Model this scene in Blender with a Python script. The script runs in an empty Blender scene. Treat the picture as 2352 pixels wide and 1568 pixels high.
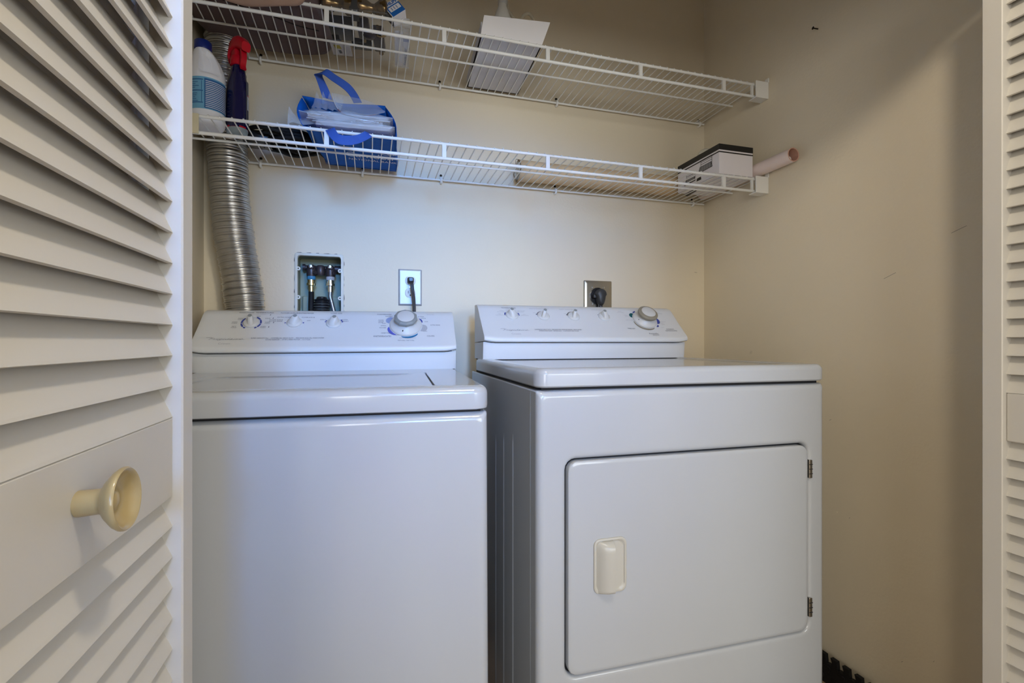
import bpy, bmesh, math, random
from mathutils import Vector, Matrix
random.seed(7)
PI = math.pi
sc = bpy.context.scene
COL = sc.collection

# ------------------------------------------------------------------ camera
FPX, CX, CY, EYE = 1120.0, 1176.0, 783.5, 0.97
PSI = math.atan(327/1120.0)
SN, CS = math.sin(PSI), math.cos(PSI)
cam = bpy.data.cameras.new('camera'); cam.sensor_width = 36.0; cam.lens = FPX/2352*36.0
cam.clip_start = 0.01
camo = bpy.data.objects.new('camera', cam); COL.objects.link(camo)
camo.location = (0, 0, EYE); camo.rotation_euler = (PI/2, 0, -PSI)
sc.camera = camo

# ------------------------------------------------------------------ world, lights, exposure
sc.view_settings.view_transform = 'Standard'; sc.view_settings.look = 'None'
sc.view_settings.exposure = 0.08; sc.view_settings.gamma = 1.0
sc.view_settings.use_curve_mapping = False
w = bpy.data.worlds.new('world'); sc.world = w; w.use_nodes = True
w.node_tree.nodes['Background'].inputs[0].default_value = (0.70, 0.80, 1.0, 1)
w.node_tree.nodes['Background'].inputs[1].default_value = 0.6

BLUE, SIDE_L, SIDE_R, PEND = 2.0, 31, 34, 20
def area(name, loc, aim, sx, sy, power, col, spread=180, shape='RECTANGLE'):
    l = bpy.data.lights.new(name, 'AREA'); l.shape = shape; l.size = sx; l.size_y = sy
    l.energy = power; l.color = col; l.spread = math.radians(spread)
    o = bpy.data.objects.new(name, l); COL.objects.link(o); o.location = loc
    o.rotation_euler = (Vector(aim)-Vector(loc)).to_track_quat('-Z', 'Y').to_euler()
    return o
# blue daylight from the two pane window straight behind the camera
for x in (-0.035, 0.235):
    area('daylight_pane', (x, -2.62, 2.0), (x*0.5+0.02, 1.5, 1.22), 0.22, 0.95, BLUE, (0.14, 0.40, 1.0), 29)
# soft fill light added on both sides of it, in front of made-up windows
area('fill_left', (-0.92, -2.62, 1.22), (0.2, 1.5, 1.25), 1.0, 1.12, SIDE_L, (1.0, 0.975, 0.90))
area('fill_right', (1.35, -2.62, 1.22), (0.2, 1.5, 1.25), 1.3, 1.12, SIDE_R, (0.93, 0.985, 1.0))
# warm pendant hanging in front of the closet
pl = bpy.data.lights.new('pendant_bulb', 'POINT'); pl.energy = PEND; pl.color = (1.0, 0.87, 0.68); pl.shadow_soft_size = 0.055
plo = bpy.data.objects.new('pendant_bulb', pl); COL.objects.link(plo); plo.location = (0.28, -0.03, 2.00)

# ------------------------------------------------------------------ helpers
def P(x, y, Y=None, X=None, Z=None):
    """the place in the closet that photo pixel (x, y) shows, on the plane Y=, X= or Z="""
    u = (x-CX)/FPX; v = -(y-CY)/FPX
    r = Vector((SN+u*CS, CS-u*SN, v))
    k = Y/r.y if Y is not None else (X/r.x if X is not None else (Z-EYE)/r.z)
    return r*k+Vector((0, 0, EYE))

def mat(name, col, rough=0.5, metal=0.0, var=0.04, vscale=8.0, bump=0.0, bscale=60.0, trans=0.0, ior=1.45, coat=0.0, alpha=1.0, emit=None, spec=0.5, dirt=None, sheen=0.0):
    m = bpy.data.materials.new(name); m.use_nodes = True
    nt = m.node_tree; b = nt.nodes['Principled BSDF']
    b.inputs['Roughness'].default_value = rough; b.inputs['Metallic'].default_value = metal
    b.inputs['IOR'].default_value = ior; b.inputs['Transmission Weight'].default_value = trans
    b.inputs['Coat Weight'].default_value = coat; b.inputs['Alpha'].default_value = alpha
    b.inputs['Specular IOR Level'].default_value = spec; b.inputs['Sheen Weight'].default_value = sheen
    tc = nt.nodes.new('ShaderNodeTexCoord')
    n = nt.nodes.new('ShaderNodeTexNoise'); n.inputs['Scale'].default_value = vscale; n.inputs['Detail'].default_value = 4
    nt.links.new(tc.outputs['Object'], n.inputs['Vector'])
    r = nt.nodes.new('ShaderNodeValToRGB')
    r.color_ramp.elements[0].position = 0.3; r.color_ramp.elements[1].position = 0.7
    r.color_ramp.elements[0].color = tuple(max(0, c*(1-var)) for c in col)+(1,)
    r.color_ramp.elements[1].color = tuple(min(1, c*(1+var)) for c in col)+(1,)
    nt.links.new(n.outputs['Fac'], r.inputs['Fac'])
    out = r.outputs['Color']
    if dirt:                                     # small scuffs and specks: (colour, noise scale, threshold, amount)
        dc, ds, th, am = dirt
        n2 = nt.nodes.new('ShaderNodeTexNoise'); n2.inputs['Scale'].default_value = ds; n2.inputs['Detail'].default_value = 3
        nt.links.new(tc.outputs['Object'], n2.inputs['Vector'])
        r2 = nt.nodes.new('ShaderNodeValToRGB'); r2.color_ramp.elements[0].position = th; r2.color_ramp.elements[1].position = min(1, th+0.04)
        r2.color_ramp.elements[0].color = (0, 0, 0, 1); r2.color_ramp.elements[1].color = (am, am, am, 1)
        nt.links.new(n2.outputs['Fac'], r2.inputs['Fac'])
        mx = nt.nodes.new('ShaderNodeMix'); mx.data_type = 'RGBA'
        nt.links.new(r2.outputs['Color'], mx.inputs['Factor']); nt.links.new(out, mx.inputs['A']); mx.inputs['B'].default_value = dc+(1,)
        out = mx.outputs['Result']
    nt.links.new(out, b.inputs['Base Color'])
    if bump:
        n3 = nt.nodes.new('ShaderNodeTexNoise'); n3.inputs['Scale'].default_value = bscale; n3.inputs['Detail'].default_value = 3
        nt.links.new(tc.outputs['Object'], n3.inputs['Vector'])
        bp = nt.nodes.new('ShaderNodeBump'); bp.inputs['Strength'].default_value = bump; bp.inputs['Distance'].default_value = 0.002
        nt.links.new(n3.outputs['Fac'], bp.inputs['Height']); nt.links.new(bp.outputs['Normal'], b.inputs['Normal'])
    if emit:
        b.inputs['Emission Color'].default_value = emit[0]+(1,); b.inputs['Emission Strength'].default_value = emit[1]
    return m

M = {}
M['wall'] = mat('cream_wall_paint', (0.765, 0.685, 0.535), 0.62, var=0.025, vscale=3, bump=0.25, bscale=130, dirt=((0.30, 0.26, 0.20), 7.0, 0.755, 0.5))
M['ceil'] = mat('white_ceiling', (0.78, 0.77, 0.73), 0.8, bump=0.3, bscale=90)
M['floor'] = mat('oak_floor', (0.34, 0.23, 0.13), 0.4, var=0.25, vscale=3)
M['door'] = mat('off_white_door_paint', (0.565, 0.545, 0.505), 0.42, var=0.03, vscale=5, bump=0.12, bscale=40, dirt=((0.42, 0.36, 0.27), 9, 0.74, 0.35))
M['enamel'] = mat('white_enamel', (0.45, 0.470, 0.50), 0.16, var=0.008, coat=0.3, bump=0.02, bscale=300)
M['panel'] = mat('white_control_plastic', (0.66, 0.68, 0.71), 0.32, var=0.008, bump=0.04, bscale=400)
M['white'] = mat('white_plastic', (0.60, 0.605, 0.61), 0.3, var=0.01)
M['bracket'] = mat('white_bracket_plastic', (0.86, 0.86, 0.84), 0.35, var=0.01)
M['cream'] = mat('cream_plastic', (0.50, 0.48, 0.425), 0.25, var=0.015)
M['knobcream'] = mat('yellowed_cream_paint', (0.40, 0.31, 0.155), 0.28, var=0.06, vscale=30, coat=0.3)
M['greyplastic'] = mat('grey_plastic', (0.25, 0.27, 0.275), 0.35, var=0.02)
M['tanplastic'] = mat('tan_grey_plastic', (0.27, 0.245, 0.195), 0.35, var=0.02)
M['slot'] = mat('dark_gap', (0.012, 0.012, 0.014), 0.8)
M['black'] = mat('black_rubber', (0.008, 0.008, 0.009), 0.65, bump=0.1, spec=0.3)
M['blackgloss'] = mat('black_plastic', (0.014, 0.014, 0.017), 0.25, var=0.1)
M['darkgrey'] = mat('dark_grey_plastic', (0.035, 0.036, 0.04), 0.4, var=0.1)
M['ink'] = mat('navy_ink', (0.06, 0.065, 0.11), 0.6)
M['greyink'] = mat('grey_ink', (0.42, 0.43, 0.47), 0.6)
M['blueink'] = mat('blue_ink', (0.045, 0.07, 0.32), 0.5)
M['violetink'] = mat('violet_ink', (0.10, 0.12, 0.50), 0.5)
M['tealink'] = mat('teal_ink', (0.02, 0.16, 0.34), 0.5)
M['greenink'] = mat('green_ink', (0.005, 0.09, 0.11), 0.5)
M['lilacink'] = mat('pale_blue_ink', (0.28, 0.34, 0.55), 0.5)
M['wire'] = mat('white_vinyl_wire', (0.86, 0.865, 0.85), 0.32, var=0.05, vscale=14, dirt=((0.50, 0.30, 0.08), 17, 0.72, 0.6))
M['yellowwire'] = mat('yellowed_vinyl', (0.70, 0.63, 0.44), 0.4, var=0.06, vscale=20)
M['foil'] = mat('aluminium_foil_duct', (0.47, 0.465, 0.455), 0.30, metal=1.0, var=0.12, vscale=25, bump=0.12, bscale=55)
M['steel'] = mat('brushed_steel', (0.48, 0.46, 0.42), 0.26, metal=1.0, var=0.06)
M['chrome'] = mat('chrome', (0.75, 0.76, 0.78), 0.15, metal=1.0)
M['brass'] = mat('antique_brass', (0.22, 0.145, 0.065), 0.22, metal=1.0, var=0.2, vscale=20)
M['goldmetal'] = mat('yellow_brass', (0.62, 0.52, 0.30), 0.25, metal=1.0)
M['bronze'] = mat('dark_bronze', (0.055, 0.045, 0.05), 0.38, metal=0.4, var=0.3, vscale=60)
M['boxgreen'] = mat('pale_green_plastic', (0.27, 0.31, 0.23), 0.55, var=0.1)
M['boxcream'] = mat('ivory_box_plastic', (0.66, 0.65, 0.58), 0.45, var=0.05)
M['bluetape'] = mat('blue_sealant', (0.04, 0.20, 0.36), 0.5, var=0.2, vscale=60)
M['jug'] = mat('white_jug_plastic', (0.80, 0.79, 0.81), 0.38, var=0.015)
M['cap'] = mat('blue_cap', (0.008, 0.022, 0.17), 0.32, var=0.1)
M['jlabel'] = mat('light_blue_label', (0.16, 0.40, 0.58), 0.35, var=0.04)
M['jdark'] = mat('dark_blue_print', (0.03, 0.12, 0.30), 0.4)
M['navy'] = mat('navy_bottle', (0.007, 0.006, 0.045), 0.12, coat=0.4, var=0.1)
M['red'] = mat('red_trigger', (0.50, 0.004, 0.016), 0.3, var=0.05)
M['greyblue'] = mat('grey_bottle_foot', (0.30, 0.36, 0.38), 0.35)
M['slate'] = mat('slate_label', (0.07, 0.075, 0.085), 0.4)
M['bag'] = mat('blue_nonwoven', (0.004, 0.105, 0.44), 0.65, var=0.10, vscale=30, bump=0.35, bscale=420, spec=0.25)
M['strap'] = mat('light_blue_nonwoven', (0.05, 0.12, 0.44), 0.65, var=0.08, vscale=30, bump=0.35, bscale=420, spec=0.25)
M['paper'] = mat('white_paper', (0.72, 0.70, 0.71), 0.6, var=0.03)
M['film'] = mat('clear_film', (0.86, 0.88, 0.9), 0.12, alpha=0.30, var=0.02, bump=0.6, bscale=50, spec=0.9)
M['blister'] = mat('clear_blister', (0.55, 0.57, 0.60), 0.08, alpha=0.10, var=0.02, spec=1.0)
M['glass'] = mat('clear_glass', (0.85, 0.88, 0.86), 0.05, alpha=0.35, spec=1.0)
M['mauve'] = mat('mauve_fabric', (0.150, 0.105, 0.105), 0.85, var=0.08, vscale=12, bump=0.4, bscale=300)
M['mauvelit'] = mat('lit_mauve_fabric', (0.36, 0.235, 0.18), 0.75, var=0.07, vscale=14, bump=0.3, bscale=260)  # cushion cloth as lit at the front, light put into the colour
M['card'] = mat('white_card', (0.84, 0.83, 0.86), 0.6, var=0.015)
M['cardgrey'] = mat('grey_white_foam', (0.64, 0.635, 0.67), 0.7, var=0.04, vscale=25)
M['milky'] = mat('milky_plastic', (0.78, 0.77, 0.72), 0.22, var=0.03)
M['tubing'] = mat('translucent_tube', (0.62, 0.57, 0.46), 0.15, alpha=0.62, spec=0.8)
M['kraft'] = mat('kraft_paper', (0.68, 0.50, 0.30), 0.7, var=0.10, vscale=14, bump=0.3, bscale=40)
M['kraftin'] = mat('white_paper_inside', (0.70, 0.68, 0.62), 0.7)
M['pinkpaper'] = mat('pinkish_paper', (0.88, 0.74, 0.70), 0.5, var=0.02)
M['pinkin'] = mat('pink_tube_inside', (0.62, 0.36, 0.28), 0.6)
M['carton'] = mat('white_carton', (0.86, 0.83, 0.87), 0.5, var=0.01)
M['inkblack'] = mat('black_print', (0.01, 0.01, 0.011), 0.4)
M['inkgrey'] = mat('grey_print', (0.24, 0.24, 0.25), 0.5)
M['yellow'] = mat('yellow_print', (0.50, 0.40, 0.01), 0.5)
M['bluepkg'] = mat('blue_package', (0.01, 0.13, 0.48), 0.35)
M['redline'] = mat('red_zip_line', (0.35, 0.05, 0.06), 0.4)
M['outlet'] = mat('outlet_metal_plate', (0.50, 0.515, 0.54), 0.42, metal=0.35, var=0.04, vscale=25, bump=0.15, bscale=60)
M['ivory'] = mat('ivory_receptacle', (0.66, 0.64, 0.56), 0.35)
M['whitepaint'] = mat('white_trim', (0.80, 0.79, 0.75), 0.4)
M['room'] = mat('hall_wall_paint', (0.66, 0.62, 0.55), 0.7, bump=0.2, bscale=120)
M['lamp'] = mat('lamp_glass', (0.9, 0.85, 0.75), 0.3, emit=((1.0, 0.82, 0.6), 2.0))
M['hose'] = mat('braided_hose', (0.34, 0.37, 0.44), 0.28, metal=0.8, var=0.2, vscale=200)
M['mark'] = mat('scuff_mark', (0.20, 0.17, 0.14), 0.8)
M['nail'] = mat('dark_screw', (0.02, 0.017, 0.012), 0.4, metal=0.7)

def obj(name, bm, m, parent=None, smooth=False, angle=35):
    me = bpy.data.meshes.new(name)
    bmesh.ops.recalc_face_normals(bm, faces=bm.faces)
    bm.to_mesh(me); bm.free()
    for k in (m if isinstance(m, (list, tuple)) else [m]):
        me.materials.append(M[k])
    if smooth:
        me.polygons.foreach_set('use_smooth', [True]*len(me.polygons))
        try: me.set_sharp_from_angle(angle=math.radians(angle))
        except Exception: pass
    o = bpy.data.objects.new(name, me); COL.objects.link(o)
    if smooth and m in ('enamel', 'panel', 'cream'):
        wm = o.modifiers.new('weighted', 'WEIGHTED_NORMAL'); wm.keep_sharp = True; wm.weight = 100
    if parent: o.parent = parent
    return o
def tag(o, label=None, cat=None, group=None, kind=None):
    if label: o['label'] = label
    if cat: o['category'] = cat
    if group: o['group'] = group
    if kind: o['kind'] = kind
    return o
def thing(name, label, cat, loc=(0, 0, 0), rot=(0, 0, 0), group=None, kind=None):
    o = bpy.data.objects.new(name, None); COL.objects.link(o); o.location = loc; o.rotation_euler = rot
    o.empty_display_size = 0.05
    return tag(o, label, cat, group, kind)
def copy(o, parent=None, loc=None):
    c = o.copy(); COL.objects.link(c)
    if parent: c.parent = parent
    if loc is not None: c.location = loc
    return c
def B(): return bmesh.new()

def box(bm, lo, hi, bev=0.0, seg=2, mi=0, mtx=None):
    g = bmesh.ops.create_cube(bm, size=1.0)
    vs = g['verts']
    for v in vs:
        v.co = Vector([(lo[i]+hi[i])/2+v.co[i]*(hi[i]-lo[i]) for i in range(3)])
    if bev > 0:
        es = list({e for v in vs for e in v.link_edges})
        r = bmesh.ops.bevel(bm, geom=es, offset=bev, segments=seg, profile=0.5, affect='EDGES')
        vs = list({v for f in r['faces'] for v in f.verts} | {v for v in vs if v.is_valid})
    fs = {f for v in vs for f in v.link_faces}
    for f in fs: f.material_index = mi
    if mtx is not None: bmesh.ops.transform(bm, matrix=mtx, verts=vs)
    return vs

def loft(bm, loops, closed=True, cap0=True, cap1=True, mi=0):
    rows = [[bm.verts.new(p) for p in l] for l in loops]
    n = len(rows[0])
    for a, b in zip(rows, rows[1:]):
        for i in range(n if closed else n-1):
            j = (i+1) % n
            try: bm.faces.new((a[i], a[j], b[j], b[i])).material_index = mi
            except ValueError: pass
    if closed and cap0: bm.faces.new(rows[0][::-1]).material_index = mi
    if closed and cap1: bm.faces.new(rows[-1]).material_index = mi
    return [v for r in rows for v in r]

def rr(x0, x1, y0, y1, r, n=4):
    """rounded rectangle, list of (x, y)"""
    pts = []
    for cx, cy, a in ((x1-r, y1-r, 0), (x0+r, y1-r, 90), (x0+r, y0+r, 180), (x1-r, y0+r, 270)):
        for k in range(n+1):
            t = math.radians(a+90*k/n); pts.append((cx+r*math.cos(t), cy+r*math.sin(t)))
    return pts

def tube(bm, pts, r, n=10, mi=0, cap=True, closed=False):
    pts = [Vector(p) for p in pts]
    N = len(pts); rows = []
    up = None
    for i, p in enumerate(pts):
        if closed: t = pts[(i+1) % N]-pts[i-1]
        else: t = pts[min(i+1, N-1)]-pts[max(i-1, 0)]
        if t.length < 1e-9: t = Vector((0, 0, 1))
        t.normalize()
        if up is None:
            up = Vector((0, 0, 1)) if abs(t.z) < 0.9 else Vector((1, 0, 0))
        up = up-t*up.dot(t); up.normalize(); s = t.cross(up)
        rad = r(i/(N-1) if N > 1 else 0) if callable(r) else r
        rows.append([bm.verts.new(p+(up*math.cos(2*PI*k/n)+s*math.sin(2*PI*k/n))*rad) for k in range(n)])
    pairs = list(zip(rows, rows[1:]))+([(rows[-1], rows[0])] if closed else [])
    for a, b in pairs:
        for k in range(n):
            j = (k+1) % n
            bm.faces.new((a[k], a[j], b[j], b[k])).material_index = mi
    if cap and not closed:
        bm.faces.new(rows[0][::-1]).material_index = mi; bm.faces.new(rows[-1]).material_index = mi
    return [v for r_ in rows for v in r_]

def lathe(bm, prof, n=24, mtx=None, mi=0, facet=None):
    """profile [(r, h)], around +z; ends closed when r is 0"""
    loops = []
    vs = []
    rows = []
    for r, h in prof:
        if r <= 1e-6: rows.append([bm.verts.new((0, 0, h))])
        else: rows.append([bm.verts.new((r*math.cos(2*PI*k/n), r*math.sin(2*PI*k/n), h)) for k in range(n)])
    for a, b in zip(rows, rows[1:]):
        for k in range(n):
            j = (k+1) % n
            if len(a) == 1 and len(b) == 1: continue
            if len(a) == 1: f = bm.faces.new((a[0], b[j], b[k]))
            elif len(b) == 1: f = bm.faces.new((a[k], a[j], b[0]))
            else: f = bm.faces.new((a[k], a[j], b[j], b[k]))
            f.material_index = mi
    vs = [v for r_ in rows for v in r_]
    if mtx is not None: bmesh.ops.transform(bm, matrix=mtx, verts=vs)
    return vs

def spline(ctrl, n=12):
    """Catmull-Rom through points"""
    c = [Vector(p) for p in ctrl]; c = [c[0]*2-c[1]]+c+[c[-1]*2-c[-2]]
    out = []
    for i in range(1, len(c)-2):
        a, b, d, e = c[i-1], c[i], c[i+1], c[i+2]
        for k in range(n):
            t = k/n
            out.append(0.5*((2*b)+(d-a)*t+(2*a-5*b+4*d-e)*t*t+(3*b-a-3*d+e)*t**3))
    out.append(c[-2]); return out

def ribbon(bm, pts, wid, thick=0.0008, mi=0):
    """a strap: centre points with a width vector each"""
    rows = []
    for i, p in enumerate(pts):
        wv = Vector(wid[i] if isinstance(wid, list) else wid); p = Vector(p)
        t = (Vector(pts[min(i+1, len(pts)-1)])-Vector(pts[max(i-1, 0)])).normalized()
        nrm = t.cross(wv).normalized()*thick
        rows.append([p-wv/2-nrm, p+wv/2-nrm, p+wv/2+nrm, p-wv/2+nrm])
    return loft(bm, rows, True, True, True, mi)

def text(bm, s, size, mtx, mi=0, shear=0.0, stretch=1.0, align='CENTER', width=None, thick=0.0, space=1.0):
    cu = bpy.data.curves.new('t', 'FONT'); cu.body = s; cu.size = size; cu.shear = shear; cu.align_x = align; cu.align_y = 'CENTER'
    cu.resolution_u = 2; cu.offset = thick; cu.space_character = space
    o = bpy.data.objects.new('t', cu); COL.objects.link(o)
    dg = bpy.context.evaluated_depsgraph_get(); me = bpy.data.meshes.new_from_object(o.evaluated_get(dg))
    bpy.data.objects.remove(o); bpy.data.curves.remove(cu)
    if width and len(me.vertices):
        xs = [v.co.x for v in me.vertices]; stretch = width/max(1e-6, max(xs)-min(xs))
    n0 = len(bm.verts); f0 = len(bm.faces)
    bm.from_mesh(me); bpy.data.meshes.remove(me)
    bm.verts.ensure_lookup_table(); bm.faces.ensure_lookup_table()
    vs = bm.verts[n0:]
    for v in vs: v.co.x *= stretch
    bmesh.ops.transform(bm, matrix=mtx, verts=vs)
    for f in bm.faces[f0:]: f.material_index = mi

def frame(o, ex, ey):
    """matrix with origin o, x axis ex, y axis ey"""
    ex = Vector(ex).normalized(); ey = Vector(ey).normalized(); ez = ex.cross(ey).normalized()
    m = Matrix((ex, ey, ez)).transposed().to_4x4(); m.translation = Vector(o); return m
def quad(bm, pts, mi=0):
    f = bm.faces.new([bm.verts.new(p) for p in pts]); f.material_index = mi; return f

# ------------------------------------------------------------------ the room shell
XL, XR, YB, YF0, YF1 = -0.472, 1.275, 1.645, 0.49, 0.583
OL, OR_, OH = -0.275, 1.100, 1.775                     # opening; its unseen top is set low to shape the side wall shadow
def struct(name, bm, m, label, parent=None):
    o = obj(name, bm, m, parent); tag(o, label, 'trim' if 'trim' in name else name.split('_')[0], kind='structure'); return o
# back wall with the recess hole of the laundry outlet box
hx0, hx1, hz0, hz1 = -0.222, -0.081, 0.985, 1.245
b = B()
box(b, (XL-0.1, YB, 0), (hx0, YB+0.1, 2.44)); box(b, (hx1, YB, 0), (XR+0.1, YB+0.1, 2.44))
box(b, (hx0, YB, 0), (hx1, YB+0.1, hz0)); box(b, (hx0, YB, hz1), (hx1, YB+0.1, 2.44))
struct('wall_back', b, 'wall', 'cream painted wall behind the washer and the shelves')
b = B(); box(b, (XR, YF1, 0), (XR+0.1, YB, 2.44)); struct('wall_right', b, 'wall', 'cream painted closet side wall with a screw and a diagonal shadow')
b = B(); box(b, (XL-0.1, YF1, 0), (XL, YB, 2.44)); struct('wall_left', b, 'wall', 'shaded closet side wall beside the foil duct')
b = B()
box(b, (-1.5, YF0, 0), (OL, YF1, 2.6)); box(b, (OR_, YF0, 0), (2.2, YF1, 2.6)); box(b, (OL, YF0, OH), (OR_, YF1, 2.6))
struct('wall_front', b, 'room', 'hall wall with the closet opening')
b = B(); box(b, (-1.6, -2.75, -0.1), (2.3, YB+0.1, 0)); struct('floor', b, 'floor', 'wood floor under the washer and dryer')
b = B(); box(b, (XL-0.1, YF1, 2.44), (XR+0.1, YB+0.1, 2.54)); box(b, (-1.6, -2.75, 2.6), (2.3, YF1, 2.7)); struct('ceiling', b, 'ceil', 'white ceiling above closet and hall')
# the hall behind the camera: side walls, a wall with a doorway, a window wall
b = B(); box(b, (-1.6, -2.65, 0), (-1.5, YF1, 2.6)); struct('wall_hall_left', b, 'room', 'hall side wall behind the open louvre door')
b = B(); box(b, (2.2, -2.65, 0), (2.3, YF1, 2.6)); struct('wall_hall_right', b, 'room', 'hall side wall out of view')
b = B()
WINS = ((-1.42, -0.42, 0.62, 1.82), (-0.17, 0.37, 1.50, 2.50), (0.70, 2.00, 0.62, 1.82))  # the outer two are added for the fill light
xs = -1.5
for x0, x1, z0, z1 in WINS:
    box(b, (xs, -2.75, 0), (x0, -2.65, 2.6)); box(b, (x0, -2.75, 0), (x1, -2.65, z0)); box(b, (x0, -2.75, z1), (x1, -2.65, 2.6)); xs = x1
box(b, (xs, -2.75, 0), (2.2, -2.65, 2.6))
struct('wall_window', b, 'room', 'wall with one window and two added fill openings behind the viewer')
for k, (x0, x1, z0, z1) in enumerate(WINS):
    wn = thing('window_%d' % (k+1), ('made-up wide left window for fill light behind the viewer', 'high two pane window behind the viewer', 'made-up wide right window for fill light behind the viewer')[k], 'window', ((x0+x1)/2, -2.7, z0), kind='structure')
    b = B(); hw, hh = (x1-x0)/2, z1-z0
    for a0, a1, c0, c1 in ((-hw, -hw+0.03, 0, hh), (hw-0.03, hw, 0, hh), (-0.025, 0.025, 0, hh), (-hw, hw, 0, 0.03), (-hw, hw, hh-0.03, hh)):
        box(b, (a0, -0.02, c0), (a1, 0.02, c1))
    obj('window_frame', b, 'whitepaint', wn)

# ------------------------------------------------------------------ louvred bifold doors
PITCH = 0.0311
def louver_panel(root, xf, sgn, y0, y1, rail_z, hidden=False):
    """one panel standing along Y. xf: stile face, sgn +1: face looks to +X. y0 near end, y1 far end"""
    th = 0.030; st = 0.029; rec = 0.009
    X = lambda d: xf-sgn*d                              # depth d behind the stile face
    def bx(d0, d1, ya, yb, z0, z1, name, bev=0.0015):
        b = B(); a, c = sorted((X(d0), X(d1))); box(b, (a, ya, z0), (c, yb, z1), bev, 1); return obj(name, b, 'door', root)
    bx(0, th, y1-st, y1, 0.02, 1.735, 'stile'); bx(0, th, y0, y0+st, 0.02, 1.735, 'stile')
    za, zb = rail_z
    bx(rec, th-0.004, y0+st, y1-st, 0.02, 0.115, 'rail'); bx(rec, th-0.004, y0+st, y1-st, za, zb, 'rail'); bx(rec, th-0.004, y0+st, y1-st, 1.655, 1.735, 'rail')
    # one slat mesh, lower front edge at z=0, leaning back to the top
    b = B(); dt, h, t = 0.0165, 0.0375, 0.0034
    L = []
    for y in (y0+st-0.002, y1-st+0.002):
        L.append([(X(rec), y, 0), (X(rec+0.0008), y, 0.0022), (X(rec+dt), y, h), (X(rec+dt+t*0.7), y, h-0.001), (X(rec+t*1.05), y, -0.0008)])
    loft(b, L)
    s0 = obj('slat', b, 'door', root)
    zs = []
    z = zb+0.0002
    while z < 1.640: zs.append(z); z += PITCH
    z = za-PITCH+0.0015
    while z > 0.118: zs.append(z); z -= PITCH
    for i, z in enumerate(zs):
        o = s0 if i == 0 else copy(s0, root)
        o.location = (0, 0, z)
dl = thing('door_1', 'off-white louvred bifold door with a cream knob, folded open', 'door', kind='structure')
louver_panel(dl, -0.1824, 1, 0.235, 0.599, (0.8128, 0.8935))
louver_panel(dl, -0.2520, -1, 0.235, 0.599, (0.8128, 0.8935))
# knob: dished mushroom knob on the middle rail
kp = Vector((-0.1914, 0.403, 0.859))
b = B()
mk = frame(kp, (0, 1, 0), (0, 0, 1)) @ Matrix.Rotation(-0.05, 4, 'X')
lathe(b, [(0.0, 0), (0.0088, 0.0), (0.0090, 0.001), (0.0086, 0.0125), (0.0092, 0.015), (0.0145, 0.0185), (0.0200, 0.0235), (0.0218, 0.0262), (0.0219, 0.0280), (0.0208, 0.0292), (0.0192, 0.0286), (0.0182, 0.0262), (0.0135, 0.0222), (0.0085, 0.0205), (0.0065, 0.0215), (0.0040, 0.0232), (0, 0.0238)], 40, mk)
o = obj('knob', b, 'knobcream', dl, True, 60); o['label'] = 'yellowed cream dished knob'
dr = thing('door_2', 'off-white louvred bifold door edge with a plain middle rail, opened flat by the shaded wall', 'door', kind='structure')
louver_panel(dr, 1.018, -1, 0.275, 0.583, (0.8025, 0.8838))
louver_panel(dr, 1.086, 1, 0.275, 0.583, (0.8025, 0.8838))

# ------------------------------------------------------------------ appliances
def cabinet(bm, W, D, z0, z1, re=0.012, hole=None):
    """rounded cabinet lofted from the back to the front; hole=(x0,x1,z0,z1,r) is an inset for a door"""
    n = 4; L = []
    def lp(i, y, r): return [(x, y, z) for x, z in rr(i, W-i, z0+i, z1-i, max(r, 0.001), n)]
    L.append(lp(0, D, 0.004))
    L.append(lp(0, re, 0.004))
    for k in range(1, 5):
        a = PI/2*k/4; L.append(lp(re*(1-math.cos(a)), re*(1-math.sin(a)), 0.004+0.006*k/4))
    if hole:
        hx0, hx1, hz0, hz1, hr = hole
        for e, y in ((0.012, 0.0), (0.0075, 0.0), (0.003, 0.002), (0.0, 0.008), (0.0, 0.018)):
            L.append([(x, y, z) for x, z in rr(hx0-e, hx1+e, hz0-e, hz1+e, hr+e, n)])
    loft(bm, L)
def slab(bm, x0, x1, y0, y1, z0, z1, rc, re, dish=None, mi=0):
    """worktop with rounded corners and rounded upper edge; dish=(margin, depth)"""
    n = 6; L = []
    def lp(i, z): return [(x, y, z) for x, y in rr(x0+i, x1-i, y0+i, y1-i, max(0.002, rc-i), n)]
    L.append(lp(0.004, z0)); L.append(lp(0.0, z0+0.003)); L.append(lp(0.0, z1-re))
    for k in range(1, 6):
        a = PI/2*k/5; L.append(lp(re*(1-math.cos(a)), z1-re+re*math.sin(a)))
    if dish:
        m_, d_ = dish
        L += [lp(m_, z1), lp(m_+0.006, z1-d_*0.4), lp(m_+0.014, z1-d_)]
    loft(bm, L, mi=mi)
S_A, S_B = (0.497, 0.068), (0.5917, 0.1613)              # sloping face of the console, lower and upper end (y, height)
S_E = Vector((0, S_B[0]-S_A[0], S_B[1]-S_A[1])).normalized()
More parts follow.
